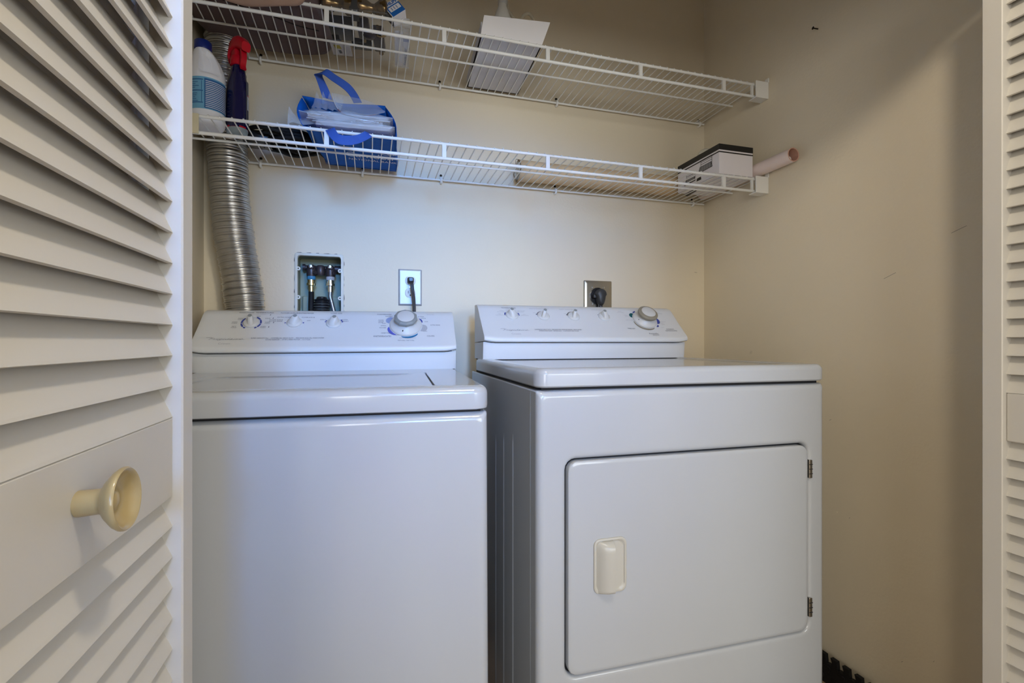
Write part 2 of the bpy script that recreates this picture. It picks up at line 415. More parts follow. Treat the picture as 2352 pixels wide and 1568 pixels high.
def console(parent, W, z, dy, ins):
    """lower box and bulging control head, as on both machines"""
    low = [(0.513, 0.0), (0.5095, 0.030), (0.5078, 0.0475)]
    head = [(0.5065, 0.0495), (0.4985, 0.0500), (0.4935, 0.0525), (0.4925, 0.0570), (0.4935, 0.0622), S_A, (0.545, 0.1153), (0.5825, 0.1522), (0.595, 0.1612), (0.611, 0.1665), (0.632, 0.1660)]
    def sec(pr, ys, lift): return [(y+dy+ys, z+h+lift*max(0, 1-abs(h-0.055)/0.03)) for y, h in pr]
    for nm, pr in (('console_base', low), ('control_console', head)):
        b = B(); L = []
        for x, ys, lf in ((0.0, 0.0060, 0.005), (0.003, 0.0038, 0.005), (0.0125, 0.0020, 0.003), (0.024, 0.0004, 0.001), (0.035, 0, 0), (W/2, 0, 0)):
            L.append((ins+x, ys, lf))
        L = L+[(W-x, ys, lf) for x, ys, lf in L[-2::-1]]
        loops = []
        for x, ys, lf in L:
            s = sec(pr, ys, lf)
            yb = 0.640+dy
            if nm == 'console_base': pts = s+[(yb, z+0.0475), (yb, z)]
            else: pts = s+[(yb, z+0.166), (yb, z+0.0495)]
            loops.append([(x, y, h) for y, h in pts])
        loft(b, loops); obj(nm, b, 'panel', parent, True, 40)
    b = B(); box(b, (ins+0.01, 0.530+dy, z+0.046), (W-ins-0.01, 0.632+dy, z+0.051)); box(b, (ins+0.004, 0.5165+dy, z-0.0035), (W-ins-0.004, 0.64+dy, z+0.001)); obj('console_gap', b, 'slot', parent)  # dark strips set into the console gaps stand in for their shade
def on_panel(lx, s, z, dy, lift=0.0006):
    e_, o = S_E, Vector((lx, S_A[0]+dy, z+S_A[1]))
    if s > 0.120: o = o+S_E*0.120; s -= 0.120; e_ = Vector((0, 0.0125, 0.009)).normalized()
    return frame(o+e_*s+Vector((0, -e_.z, e_.y))*lift, (1, 0, 0), e_)
def arc(bm, mt, r0, r1, a0, a1, mi, n=10, taper=1.0):
    """printed arc on the panel; angles in degrees clockwise from 12 o'clock"""
    A, C = [], []
    for k in range(n+1):
        f = k/n; a = math.radians(90-(a0+(a1-a0)*f)); rr_ = r0+(r1-r0)*(math.sin(PI*f)**0.5 if taper < 1 else 1)
        A.append(mt @ Vector((r0*math.cos(a), r0*math.sin(a), 0))); C.append(mt @ Vector((rr_*math.cos(a)+1e-5*k, rr_*math.sin(a), 0)))
    va = [bm.verts.new(p) for p in A]; vc = [bm.verts.new(p) for p in C]
    for k in range(n):
        bm.faces.new((va[k], va[k+1], vc[k+1], vc[k])).material_index = mi
def knob(parent, lx, s, z, dy, rot, r=0.0185, wide=1.0, inset='greyplastic'):
    """small selector: flanged disc with a raised finger grip and a grey window"""
    mt = on_panel(lx, s, z, dy, 0.0) @ Matrix.Rotation(math.radians(rot), 4, 'Z')
    b = B(); lathe(b, [(0, 0.0005), (r+0.0012, 0.0005), (r+0.0012, 0.0022), (r*0.98, 0.0045), (r*0.80, 0.0065), (0, 0.0075)], 32, mt)
    L = []
    for h, sx, y0, y1 in ((0.004, 0.0080*wide*(1.15 if wide > 1 else 1), -0.0165, 0.0165), (0.012, 0.0066*wide, -0.0125, 0.0150), (0.018, 0.0058*wide, -0.0030, 0.0140), (0.0205, 0.0054*wide**0.5, 0.0006, 0.0134)):
        L.append([(mt @ Vector((x, y, h))) for x, y in rr(-sx, sx, y0, y1, sx*0.9, 4)])
    loft(b, L)
    k = obj('selector_knob', b, 'white', parent, True, 50)
    b = B(); m2 = mt @ Matrix.Translation((0, 0.0070, 0.0205)); vs = lathe(b, [(0, 0), (0.0052, 0.0), (0.0050, 0.0009), (0, 0.001)], 16)
    for v in vs: v.co.y *= 1.05
    bmesh.ops.transform(b, matrix=m2, verts=vs); obj('knob_window', b, inset, k)
    return k
def dial(parent, lx, s, z, dy, grip, facets, rot, R=0.0445):
    mt = on_panel(lx, s, z, dy, 0.0) @ Matrix.Rotation(math.radians(rot), 4, 'Z')
    b = B(); lathe(b, [(0, 0.0004), (R, 0.0004), (R+0.0006, 0.003), (R-0.0015, 0.0055), (R*0.97, 0.006), (0.028, 0.0145), (0.024, 0.021), (0, 0.021)], 48, mt)
    box(b, (-0.0012, -R*0.83, 0.0065), (0.0012, -R*0.83+0.0085, 0.0117), mi=1, mtx=mt)
    d = obj('timer_dial', b, ['white', 'slot'], parent, True, 40)
    b = B(); vs = lathe(b, [(0.0235, 0.018), (0.0300, 0.0215), (0.0330, 0.026), (0.0325, 0.031), (0.0275, 0.0348), (0.0238, 0.0352), (0.0236, 0.0335), (0, 0.0335)], facets, mt)
    obj('dial_grip', b, grip, d, facets > 20, 40)
    b = B(); lathe(b, [(0.0234, 0.0320), (0.0234, 0.0352), (0.0215, 0.0362), (0, 0.0366)], 36, mt); obj('dial_cap', b, 'white', d, True, 40)
def brand(bm, mt, width, mi):
    """script lettering: slanted, drawn wide, joined by a baseline stroke"""
    text(bm, 'Frigidaire', 0.0105, mt, mi, shear=0.6, width=width*0.93, thick=-0.0002, space=1.15)
    for x0, x1, y, t in ((-0.52, -0.36, 0.0044, 0.0007), (-0.30, 0.54, -0.0031, 0.0004)):
        quad(bm, [mt @ Vector((x0*width, y, 0)), mt @ Vector((x1*width, y+0.0006, 0)), mt @ Vector((x1*width, y+0.0006+t, 0)), mt @ Vector((x0*width, y+t, 0))], mi)

# ---- washer
WW, WD = 0.672, 0.625
washer = thing('washing_machine', 'white top-loading washer with three small knobs and one large dial, beneath the foil duct', 'washer', (-0.466, 0.8795, 0.0), (0, -0.0049, -0.0653))
b = B(); cabinet(b, WW, WD, 0.03, 0.8435, 0.016)
obj('cabinet', b, 'enamel', washer, True, 40)
b = B(); box(b, (0.012, 0.012, 0.83), (WW-0.012, WD-0.01, 0.8495)); obj('seam', b, 'slot', washer)
for x in (0.06, WW-0.06):
    for y in (0.06, 0.55):
        b = B(); zf = 0.0 if x < 0.3 else -0.003
        lathe(b, [(0, 0), (0.022, 0), (0.02, 0.012), (0.008, 0.014), (0.008, 0.034), (0, 0.034)], 14, Matrix.Translation((x, y, zf))); obj('foot', b, 'black', washer)
ZT = 0.8895
# top deck: ring around the lid opening
lx0, lx1, ly0, ly1 = 0.093, 0.579, 0.019, 0.383
b = B(); n = 6; L = []
def lp(i, z, rc=0.028): return [(x, y, z) for x, y in rr(-0.002+i, WW+0.002-i, -0.006+i, WD-i, max(0.003, rc-i), n)]
L += [lp(0.006, 0.8475), lp(0.001, 0.8495), lp(0.0, 0.855), lp(0.0, ZT-0.014)]
for k in range(1, 6):
    a = PI/2*k/5; L.append(lp(0.014*(1-math.cos(a)), ZT-0.014+0.014*math.sin(a)))
L += [[(x, y, ZT+0.0005) for x, y in rr(lx0-0.004, lx1+0.004, ly0+0.002, ly1+0.004, 0.006, n)], [(x, y, ZT) for x, y in rr(lx0-0.002, lx1+0.002, ly0+0.004, ly1+0.002, 0.005, n)], [(x, y, ZT-0.012) for x, y in rr(lx0-0.002, lx1+0.002, ly0+0.004, ly1+0.002, 0.005, n)]]
loft(b, L); obj('top_deck', b, 'enamel', washer, True, 35)
b = B(); L = []
for i, z in ((0, ZT-0.011), (0, ZT-0.001), (0.0015, ZT+0.0008), (0.030, ZT+0.0008), (0.036, ZT-0.0006), (0.05, ZT-0.0012)):
    L.append([(x, y, z) for x, y in rr(lx0+0.001+i, lx1-0.0012-i, ly0+0.006+i, ly1-0.001-i, max(0.003, 0.005+i*0.6), 6)])
loft(b, L); obj('lid', b, 'enamel', washer, True, 35)
console(washer, WW, ZT, 0.027, 0.0)
DY = 0.027
for lx, s, rot, wd in ((0.1270, 0.0885, 8, 1.0), (0.2350, 0.0900, -32, 1.6), (0.3375, 0.0870, -24, 1.5)):
    knob(washer, lx, s, ZT, DY, rot, 0.0185, wd)
dial(washer, 0.5335, 0.0800, ZT, DY, 'greyplastic', 10, -14)
b = B()
def WT(lx, s): return on_panel(lx, s, ZT, DY)
MI = ['ink', 'greyink', 'blueink', 'violetink', 'tealink', 'greenink', 'lilacink']
text(b, 'WASH/RINSE  TEMPERATURES', 0.007, WT(0.132, 0.131), 0, width=0.088); text(b, 'POWER SCRUB/EXTRA RINSE', 0.007, WT(0.237, 0.1303), 0, width=0.086)
text(b, 'LOAD SIZE', 0.007, WT(0.341, 0.1303), 0, width=0.030); text(b, 'SOAK/PREWASH', 0.007, WT(0.473, 0.1263), 0, width=0.040)
text(b, 'WHITES', 0.006, WT(0.605, 0.1265), 1, width=0.022); text(b, 'KNITS/DELICATES', 0.0078, WT(0.470, 0.0345), 0, width=0.047)
text(b, 'COLORS', 0.0072, WT(0.602, 0.0350), 0, width=0.021); text(b, 'EXTRA RINSE', 0.006, WT(0.617, 0.0805), 0, width=0.027)
text(b, 'PERM PRESS/PREMIUM', 0.0055, WT(0.538, 0.0270), 1, width=0.044); text(b, 'Pull To Start - Push To Stop', 0.0055, WT(0.534, 0.0180), 0, width=0.044)
text(b, 'HANDY WASH', 0.006, WT(0.4800, 0.0475), 0, width=0.027); text(b, 'PREWASH', 0.005, WT(0.486, 0.1170), 0, width=0.019)
for k, t in enumerate(('POWER', 'SCRUB', 'SOAK')): text(b, t, 0.0048, WT(0.4645, 0.1010-k*0.0052), 0, width=0.014)
for t, x, s in (('OFF', 0.473, 0.0870), ('SPIN', 0.4715, 0.0775), ('RINSE', 0.470, 0.0690), ('OFF', 0.511, 0.0390), ('OFF', 0.588, 0.0545), ('OFF', 0.5915, 0.0950), ('SUPER', 0.5770, 0.1160), ('SPIN', 0.5840, 0.1090)):
    text(b, t, 0.0048, WT(x, s), 0, width=0.0035*len(t))
text(b, 'SUPER CAPACITY Plus  -  COMMERCIAL HEAVY DUTY  -  PRECISION ROLL Plus WASH SYSTEM', 0.006, WT(0.2280, 0.0285), 0, width=0.180)
text(b, 'SOUND SILENCER  -  3/4 HP 2 SPEED MOTOR  -  15 CYCLES', 0.006, WT(0.2290, 0.0225), 0, width=0.110)
brand(b, WT(0.077, 0.0262), 0.086, 0); text(b, 'Crown', 0.0095, WT(0.079, 0.0090), 1, width=0.028)
for t, x, s in (('COLD', 0.098, 0.1055), ('COLD', 0.098, 0.1010), ('WARM', 0.086, 0.0905), ('COLD', 0.086, 0.0860), ('HOT', 0.088, 0.0735), ('COLD', 0.088, 0.0690), ('COLD', 0.165, 0.1060), ('WARM', 0.167, 0.0905), ('COLD', 0.167, 0.0860), ('WARM', 0.159, 0.0735), ('WARM', 0.159, 0.0690), ('OFF', 0.1405, 0.1140), ('AUTO TEMP CONTROL', 0.140, 0.1220)):
    text(b, t, 0.0047, WT(x, s), 1 if 'AUTO' in t else 0, width=0.0033*len(t) if len(t) < 8 else 0.036)
for x, s in ((0.169, 0.1215), (0.178, 0.1080), (0.182, 0.0905), (0.173, 0.0730)):
    m_ = WT(x, s); f = b.faces.new([b.verts.new(m_ @ Vector(p)) for p in ((-0.0012, -0.003, 0), (0.0014, -0.003, 0), (0.001, 0.003, 0))]); f.material_index = 0
for t, x, s in (('EXTRA RINSE', 0.206, 0.1110), ('POWER SCRUB', 0.187, 0.1000), ('EXTRA RINSE', 0.187, 0.0945), ('POWER SCRUB', 0.268, 0.1110), ('OFF', 0.271, 0.0975), ('SMALL', 0.308, 0.1020), ('SUPER', 0.366, 0.1020), ('RESET', 0.369, 0.0955)):
    text(b, t, 0.0047, WT(x, s), 0, width=0.0031*len(t))
m_ = WT(0.127, 0.0885)
for a0, a1 in ((25, 58), (62, 96), (100, 132), (137, 152), (-152, -137), (-132, -98), (-94, -45)): arc(b, m_, 0.0215, 0.0260, a0, a1, 2, 6)
m_ = WT(0.235, 0.0900)
for a0, a1 in ((88, 98), (-98, -90)): arc(b, m_, 0.0215, 0.0250, a0, a1, 2, 3)
m_ = WT(0.3375, 0.0870)
for a0, a1 in ((50, 66), (68, 80), (-78, -70), (-66, -58)): arc(b, m_, 0.0215, 0.0250, a0, a1, 2, 3)
m_ = WT(0.5335, 0.0800)
arc(b, m_, 0.0465, 0.0510, 52, 78, 2, 8, 0.5); arc(b, m_, 0.0465, 0.0620, 86, 122, 1, 10, 0.5); arc(b, m_, 0.0470, 0.0540, 135, 197, 4, 12, 0.5)
arc(b, m_, 0.0465, 0.0555, 212, 262, 3, 10, 0.5); arc(b, m_, 0.0465, 0.0600, 278, 312, 6, 10, 0.5)
tag(obj('printed_lettering', b, MI, washer), kind='stuff')

# ---- dryer
DW, DD = 0.686, 0.655
dryer = thing('clothes_dryer', 'white front-loading dryer with four small knobs, a dial and a hinged front door', 'dryer', (0.3036, 0.870, 0.0), (0, 0, -0.014))
b = B(); cabinet(b, DW, DD, 0.03, 0.8765, 0.014, hole=(0.0585, 0.6375, 0.3235, 0.7425, 0.020))
obj('cabinet', b, 'enamel', dryer, True, 40)
b = B(); box(b, (0.012, 0.012, 0.865), (DW-0.012, DD-0.01, 0.884)); obj('seam', b, 'slot', dryer)
for x in (0.06, DW-0.06):
    for y in (0.06, 0.55):
        b = B(); lathe(b, [(0, 0), (0.022, 0), (0.02, 0.012), (0.008, 0.014), (0.008, 0.034), (0, 0.034)], 14, Matrix.Translation((x, y, 0))); obj('foot', b, 'black', dryer)
b = B(); box(b, (0.0605, 0.0142, 0.3255), (0.6355, 0.0172, 0.7405)); obj('door_gap', b, 'slot', dryer)
for y, zt in ((0.332, 0.735), (0.252, 0.752), (0.171, 0.765)):         # embossed ribs of the side panel
    b = B(); L = []
    for z, s in ((0.06, 0.2), (0.075, 1), (zt-0.02, 1), (zt, 0.2)):
        L.append([(0.0005, y-0.005, z), (-0.0022*s, y, z), (0.0005, y+0.005, z)])
    loft(b, L, closed=False); obj('side_rib', b, 'enamel', dryer, True, 80)
b = B(); box(b, (-0.0007, 0.0425, 0.04), (0.001, 0.0440, 0.872)); obj('side_seam', b, 'greyplastic', dryer)
ZD = 0.9192
b = B(); slab(b, -0.002, DW+0.002, -0.004, 0.600, 0.8821, ZD, 0.024, 0.013, dish=(0.030, 0.004))
obj('top_panel', b, 'enamel', dryer, True, 35)
console(dryer, DW, ZD-0.0015, 0.0, 0.006)
ZDP = ZD-0.0015
for lx, s, rot, wd in ((0.1065, 0.0915, 24, 1.5), (0.2075, 0.0900, -22, 0.85), (0.3085, 0.0900, -18, 0.85), (0.4135, 0.0900, 10, 1.1)):
    knob(dryer, lx, s, ZDP, 0, rot, 0.0185, wd)
dial(dryer, 0.5560, 0.0790, ZDP, 0, 'tanplastic', 32, -70, 0.0405)
b = B()
def DT(lx, s): return on_panel(lx, s, ZDP, 0)
text(b, 'TEMPERATURE', 0.007, DT(0.101, 0.1262), 0, width=0.047); text(b, 'DELICATE/ANTI TUMBLE', 0.006, DT(0.201, 0.1245), 1, width=0.065)
text(b, 'PRESS SAVER SETTING', 0.006, DT(0.301, 0.1232), 1, width=0.064); text(b, 'CYCLE SIGNAL', 0.006, DT(0.405, 0.1248), 1, width=0.048)
text(b, 'TIMED DRY', 0.0068, DT(0.4905, 0.0360), 0, width=0.027)
text(b, 'PrecisionDry', 0.0075, DT(0.560, 0.0130), 0, width=0.034, shear=0.3); text(b, 'SENSOR', 0.0045, DT(0.566, 0.0065), 0, width=0.024)
text(b, 'AUTOMATIC', 0.006, DT(0.6300, 0.0340), 0, width=0.029); text(b, 'KNITS/DELICATES', 0.006, DT(0.6310, 0.0265), 0, width=0.042)
text(b, 'AUTO', 0.005, DT(0.480, 0.1180), 1, width=0.012); text(b, 'COTTONS', 0.005, DT(0.480, 0.1130), 1, width=0.024)
text(b, 'AUTO', 0.005, DT(0.617, 0.1150), 1, width=0.012); text(b, 'PERM PRESS', 0.005, DT(0.621, 0.1100), 1, width=0.028)
for t, x, s in (('MORE', 0.495, 0.0995), ('LESS', 0.497, 0.0945), ('AIR FLUFF', 0.500, 0.0765), ('MORE DRY', 0.618, 0.0700), ('LESS', 0.612, 0.0630), ('DAMP', 0.615, 0.0560), ('COOL', 0.605, 0.0420)):
    text(b, t, 0.0045, DT(x, s), 1, width=0.003*len(t))
text(b, 'COMMERCIAL HEAVY DUTY   PRECISION DRY MOISTURE SENSOR   PRICE LEADER', 0.006, DT(0.240, 0.0285), 0, width=0.152)
text(b, 'INTERIOR DRUM LIGHT   DRYING RACK   11 AUTOMATIC DRY CYCLES', 0.006, DT(0.241, 0.0225), 0, width=0.128)
brand(b, DT(0.102, 0.0262), 0.082, 0); text(b, 'Crown', 0.0095, DT(0.103, 0.0092), 1, width=0.028)
for t, x, s in (('HIGH', 0.076, 0.1115), ('REGULAR', 0.073, 0.1065), ('MED', 0.068, 0.0960), ('DELICATE', 0.067, 0.0910), ('AIR FLUFF', 0.139, 0.1120), ('NO HEAT', 0.137, 0.1070), ('LOW', 0.146, 0.0960), ('DELICATE', 0.147, 0.0910), ('OFF', 0.180, 0.1040), ('OFF', 0.283, 0.1030)):
    text(b, t, 0.0047, DT(x, s), 1, width=0.003*len(t))
m_ = DT(0.1065, 0.0915)
for a0, a1 in ((62, 82), (85, 92), (-90, -84), (-81, -58)): arc(b, m_, 0.0205, 0.0245, a0, a1, 2, 4)
for lx in (0.2075, 0.3085):
    m_ = DT(lx, 0.0900); arc(b, m_, 0.0205, 0.0225, -62, -10, 0, 8); arc(b, m_, 0.0200, 0.0245, -76, -66, 0, 3)
m_ = DT(0.4135, 0.0900); arc(b, m_, 0.0200, 0.0225, 66, 76, 0, 3); arc(b, m_, 0.0200, 0.0220, -66, -58, 0, 3)
m_ = DT(0.5560, 0.0790)
arc(b, m_, 0.0425, 0.0535, -78, -46, 5, 8, 0.5); arc(b, m_, 0.0425, 0.0475, -42, -26, 2, 5); arc(b, m_, 0.0425, 0.0530, 78, 118, 2, 10, 0.5)
arc(b, m_, 0.0440, 0.0500, 122, 140, 2, 5, 0.5); arc(b, m_, 0.0430, 0.0510, 152, 262, 7, 18, 0.5)
tag(obj('printed_lettering', b, MI+['tanplastic'], dryer), kind='stuff')
# dryer door with recessed pull
b = B(); L = []
for i, y in ((0.0030, 0.0125), (0.0030, 0.0), (0.0042, -0.0022), (0.0075, -0.0036), (0.012, -0.004)):
    L.append([(x, y, z) for x, z in rr(0.0585+i, 0.6375-i, 0.3235+i, 0.7425-i, 0.020, 4)])
loft(b, L); ddoor = obj('door', b, 'enamel', dryer, True, 35)
b = B(); L = []
for i, y in ((0.0, -0.0035), (0.0005, -0.0065), (0.002, -0.0075), (0.0045, -0.0072), (0.006, -0.0048), (0.0085, -0.0044)):
    L.append([(x, y, z) for x, z in rr(0.1135+i, 0.1840-i, 0.4785+i, 0.5860-i, 0.013, 4)])
loft(b, L)
L = []                                                    # the bulging grip over the left part of the cup
for z, k in ((0.4805, 0.55), (0.4825, 0.85), (0.488, 1.0), (0.560, 1.0), (0.569, 0.93), (0.5755, 0.72), (0.5795, 0.35), (0.5805, 0.1)):
    pts = [(0.1195, -0.004), (0.1195, -0.0045)]
    for q in range(0, 7):
        t = q/6; pts.append((0.1195+0.0335*t, -0.0045-0.0165*k*math.sin(PI/2*min(1, t*1.35))**0.8))
    pts += [(0.1535, -0.0045-0.0150*k), (0.1535, -0.004)]
    L.append([(x, y, z) for x, y in pts])
loft(b, L); hd = obj('pull_handle', b, 'cream', ddoor, True, 45); hd['label'] = 'cream recessed pull handle'
for z0, z1 in ((0.665, 0.706), (0.3555, 0.398)):
    b = B(); box(b, (0.6372, -0.0045, z0), (0.6455, 0.004, z1), 0.001, 1)
    for k in range(1, 4):
        zz = z0+(z1-z0)*k/4; box(b, (0.6370, -0.0052, zz-0.0007), (0.6458, -0.004, zz+0.0007), mi=1)
    obj('hinge', b, ['steel', 'slot'], dryer)

# ------------------------------------------------------------------ wire shelves
def shelf(z, label, left_end):
    root = thing('wire_shelf', label, 'shelf', (0, 0, z), group='wire shelves above the machines')
    x0, x1 = XL+0.004, XR-0.03
    def rod(y, dz, r, xa, xb, name, m='wire'):
        b = B(); tube(b, [(xa, y, dz), (xb, y, dz)], r, 10); return obj(name, b, m, root, True, 60)
    rod(1.335, 0.0, 0.0042, x0, x1, 'front_rail'); rod(1.335, -0.040, 0.0044, x0, x1, 'front_rail')
    rod(1.474, -0.0035, 0.0031, x0, XR-0.012, 'deck_rod'); rod(1.634, -0.0010, 0.0035, -0.350, XR-0.010, 'back_rod')
    # deck wires: one mesh, shared; the front tip is hooked over the top rail
    b = B(); tube(b, [(0, 1.330, 0.0012), (0, 1.3325, 0.0042), (0, 1.3365, 0.0058), (0, 1.345, 0.0046), (0, 1.637, 0.0030)], 0.00165, 6)
    w0 = obj('deck_wire', b, 'wire', root, True, 60)
    b = B(); tube(b, [(0, 1.330, 0.0012), (0, 1.3325, 0.0042), (0, 1.3365, 0.0058), (0, 1.345, 0.0046), (0, 1.478, 0.0034)], 0.00165, 6)
    w1 = obj('deck_wire', b, 'wire', root, True, 60)
    first = {0: True, 1: True}
    for i in range(68):
        x = 1.252-0.0254*i
        if x < XL+0.012: break
        k = 1 if x < -0.352 else 0                        # cut short around the duct
        src = w1 if k else w0
        o = src if first[k] else copy(src, root); first[k] = False
        o.location = (x, 0, 0)
    for x in (-0.409, -0.106, 0.196, 0.498, 0.803, 1.110, 1.222):
        b = B(); wd = 0.0056 if x < 1.2 else 0.003
        L = [[(x+a, y, zz) for a, zz in rr(-wd, wd, -0.040, 0.0, 0.001, 1)] for y in (1.3315, 1.3385)]
        loft(b, L); obj('lip_strut', b, 'wire', root)
    if left_end:
        b = B(); box(b, (-0.407, 1.325, -0.044), (-0.392, 1.331, 0.003), 0.001, 1); obj('end_strap', b, 'yellowwire', root)
    # white plastic bracket that holds the right end on the side wall
    b = B(); box(b, (1.224, 1.318, -0.047), (1.271, 1.322, 0.006), 0.0008, 1); box(b, (1.224, 1.318, -0.049), (1.271, 1.352, -0.0455), 0.0008, 1)
    box(b, (1.270, 1.318, -0.049), (1.2746, 1.352, 0.006), 0.0006, 1); box(b, (1.270, 1.315, 0.004), (1.2746, 1.330, 0.019), 0.0008, 1)
    obj('end_bracket', b, 'bracket', root)
    for x in ((-0.318, 0.226, 0.645, 1.246) if z > 1.7 else (-0.318, -0.022, 0.230, 0.640, 1.215)):
        b = B()
        tube(b, [(x, 1.6445, 0.010), (x, 1.640, 0.009), (x, 1.632, 0.004), (x, 1.628, -0.002), (x, 1.631, -0.0075), (x, 1.638, -0.010), (x, 1.6445, -0.008)], 0.0040, 8)
        c = obj('wall_clip', b, 'bracket', root, True, 60)
        b = B(); lathe(b, [(0, 0), (0.0040, 0), (0.0042, 0.0015), (0, 0.0025)], 10, frame((x, 1.6425, 0.0165), (1, 0, 0), (0, 0, 1))); obj('screw', b, 'nail', c)
    return root
ZU, ZL = 1.826, 1.511
shelf(ZU, 'white wire shelf holding the mauve cushion, upper of the two', False)
shelf(ZL, 'white wire shelf holding the blue tote bag, lower of the two', True)
DKU, DKL = ZU+0.0052, ZL+0.0052                           # tops of the deck wires

# ------------------------------------------------------------------ foil duct
ctrl = [(-0.402, 1.589, 2.35), (-0.402, 1.589, 2.05), (-0.401, 1.589, 1.80), (-0.398, 1.589, 1.60), (-0.391, 1.589, 1.42), (-0.379, 1.589, 1.28), (-0.362, 1.589, 1.17), (-0.349, 1.589, 1.06), (-0.339, 1.589, 0.93), (-0.334, 1.589, 0.70), (-0.334, 1.589, 0.35)]
cl = spline(ctrl, 60)
# resample at equal steps
acc = [0]
for a, c in zip(cl, cl[1:]): acc.append(acc[-1]+(c-a).length)
NS = 1500; pts = []; j = 0
for i in range(NS+1):
    s = acc[-1]*i/NS
    while j < len(acc)-2 and acc[j+1] < s: j += 1
    f = (s-acc[j])/max(1e-9, acc[j+1]-acc[j]); pts.append(cl[j].lerp(cl[j+1], f))
LEN = acc[-1]
def duct_r(f):
    s = f*LEN; p = (s % 0.0185)/0.0185
    big = math.exp(-((p-0.5)/0.10)**2)*0.0028
    small = 0.0010*math.sin(2*PI*s/0.0062)
    wob = 0.0008*math.sin(s*31)+0.0005*math.sin(s*77)
    return 0.0505+big+small+wob
b = B(); tube(b, pts, duct_r, 36)
for v in b.verts:                                          # dents
    v.co.x += 0.0007*math.sin(v.co.z*90+v.co.y*60)*math.sin(v.co.x*140)
duct = obj('exhaust_duct', b, 'foil', None, True, 80)
tag(duct, 'silver foil flexible exhaust duct rising behind the washer', 'duct')

# ------------------------------------------------------------------ bleach jug
jx, jy = -0.401, 1.423
jug = thing('bleach_jug', 'white plastic jug with blue cap and pale blue label', 'jug', (jx, jy, DKL))
b = B(); L = []; n = 28
prof = [(0.0, 0.030, 0.028, 0, 0), (0.003, 0.038, 0.035, 0, 0), (0.010, 0.041, 0.038, 0, 0), (0.022, 0.0415, 0.0385, 0, 0), (0.030, 0.0405, 0.0375, 0, 0), (0.118, 0.0405, 0.0375, 0, 0), (0.124, 0.0415, 0.0385, 0, 0), (0.135, 0.0410, 0.038, 0, 0), (0.150, 0.0385, 0.0355, -0.001, 0), (0.168, 0.033, 0.031, -0.003, 0), (0.184, 0.0265, 0.0255, -0.006, 0), (0.194, 0.0215, 0.021, -0.008, 0), (0.199, 0.0175, 0.0175, -0.009, 0), (0.206, 0.0165, 0.0165, -0.009, 0)]
n = 60; prof2 = []
for p_, q_ in zip(prof, prof[1:]):
    st = max(1, int((q_[0]-p_[0])/0.004))
    prof2 += [tuple(p_[i]+(q_[i]-p_[i])*k/st for i in range(5)) for k in range(st)]
prof2.append(prof[-1])
for h, rx, ry, ox, oy in prof2:
    ring = []
    for k in range(n):
        a_ = 2*PI*k/n; d_ = (math.degrees(a_)+66+180) % 360-180          # angle from the centre of the sunk grip panel
        uu = d_/36; ww = (h-0.160)/0.030
        edge_ = max(abs(uu), abs(ww)*0.9+0.25*(uu if ww > 0 else 0)); g = 1-min(1, max(0, (edge_-0.80)/0.16)); g = g*g*(3-2*g)
        sc_ = 1-0.46*g
        ring.append((ox+rx*sc_*math.cos(a_), oy+ry*sc_*math.sin(a_), h))
    L.append(ring)
loft(b, L)
obj('body', b, 'jug', jug, True, 75)
b = B(); vs = lathe(b, [(0, 0.199), (0.0195, 0.199), (0.0200, 0.201), (0.0196, 0.219), (0.0175, 0.2215), (0, 0.222)], 30, Matrix.Translation((-0.009, 0, 0)))
obj('cap', b, 'cap', jug, True, 45)
def wrap(bm, rx, ry, a0, a1, z0, z1, mi=0, n=10, off=0.0):
    A = []
    for k in range(n+1):
        a = math.radians(a0+(a1-a0)*k/n); A.append(((rx+off)*math.cos(a), (ry+off)*math.sin(a)))
    lo = [bm.verts.new((x, y, z0)) for x, y in A]; hi = [bm.verts.new((x, y, z1)) for x, y in A]
    for k in range(n): bm.faces.new((lo[k], lo[k+1], hi[k+1], hi[k])).material_index = mi
b = B(); wrap(b, 0.0405, 0.0375, 150, 390, 0.036, 0.116, 0, 30, 0.0006)
for z in (0.0495, 0.079, 0.107): wrap(b, 0.0405, 0.0375, 170, 272, z, z+0.0025, 1, 10, 0.0010)
wrap(b, 0.0405, 0.0375, 276, 385, 0.038, 0.1125, 1, 14, 0.0009)
for k in range(15):
    z = 0.041+k*0.0046
    a1 = 380-random.random()*30
    wrap(b, 0.0405, 0.0375, 280, a1, z, z+0.0014, 2, 8, 0.0012)
for k in range(11):
    z = 0.0535+k*0.0047
    if abs(z-0.080) < 0.004: continue
    wrap(b, 0.0405, 0.0375, 222, 260-random.random()*14, z, z+0.0014, 1, 5, 0.0012)
for z0, z1 in ((0.052, 0.079), (0.082, 0.105)):
    for a in (214, 267): wrap(b, 0.0405, 0.0375, a, a+1.6, z0, z1, 1, 2, 0.0012)
    wrap(b, 0.0405, 0.0375, 190, 207, z0+0.006, z1-0.006, 1, 3, 0.0012)
o = obj('label', b, ['jlabel', 'jdark', 'jug'], jug, True, 80); o['label'] = 'pale blue printed label'

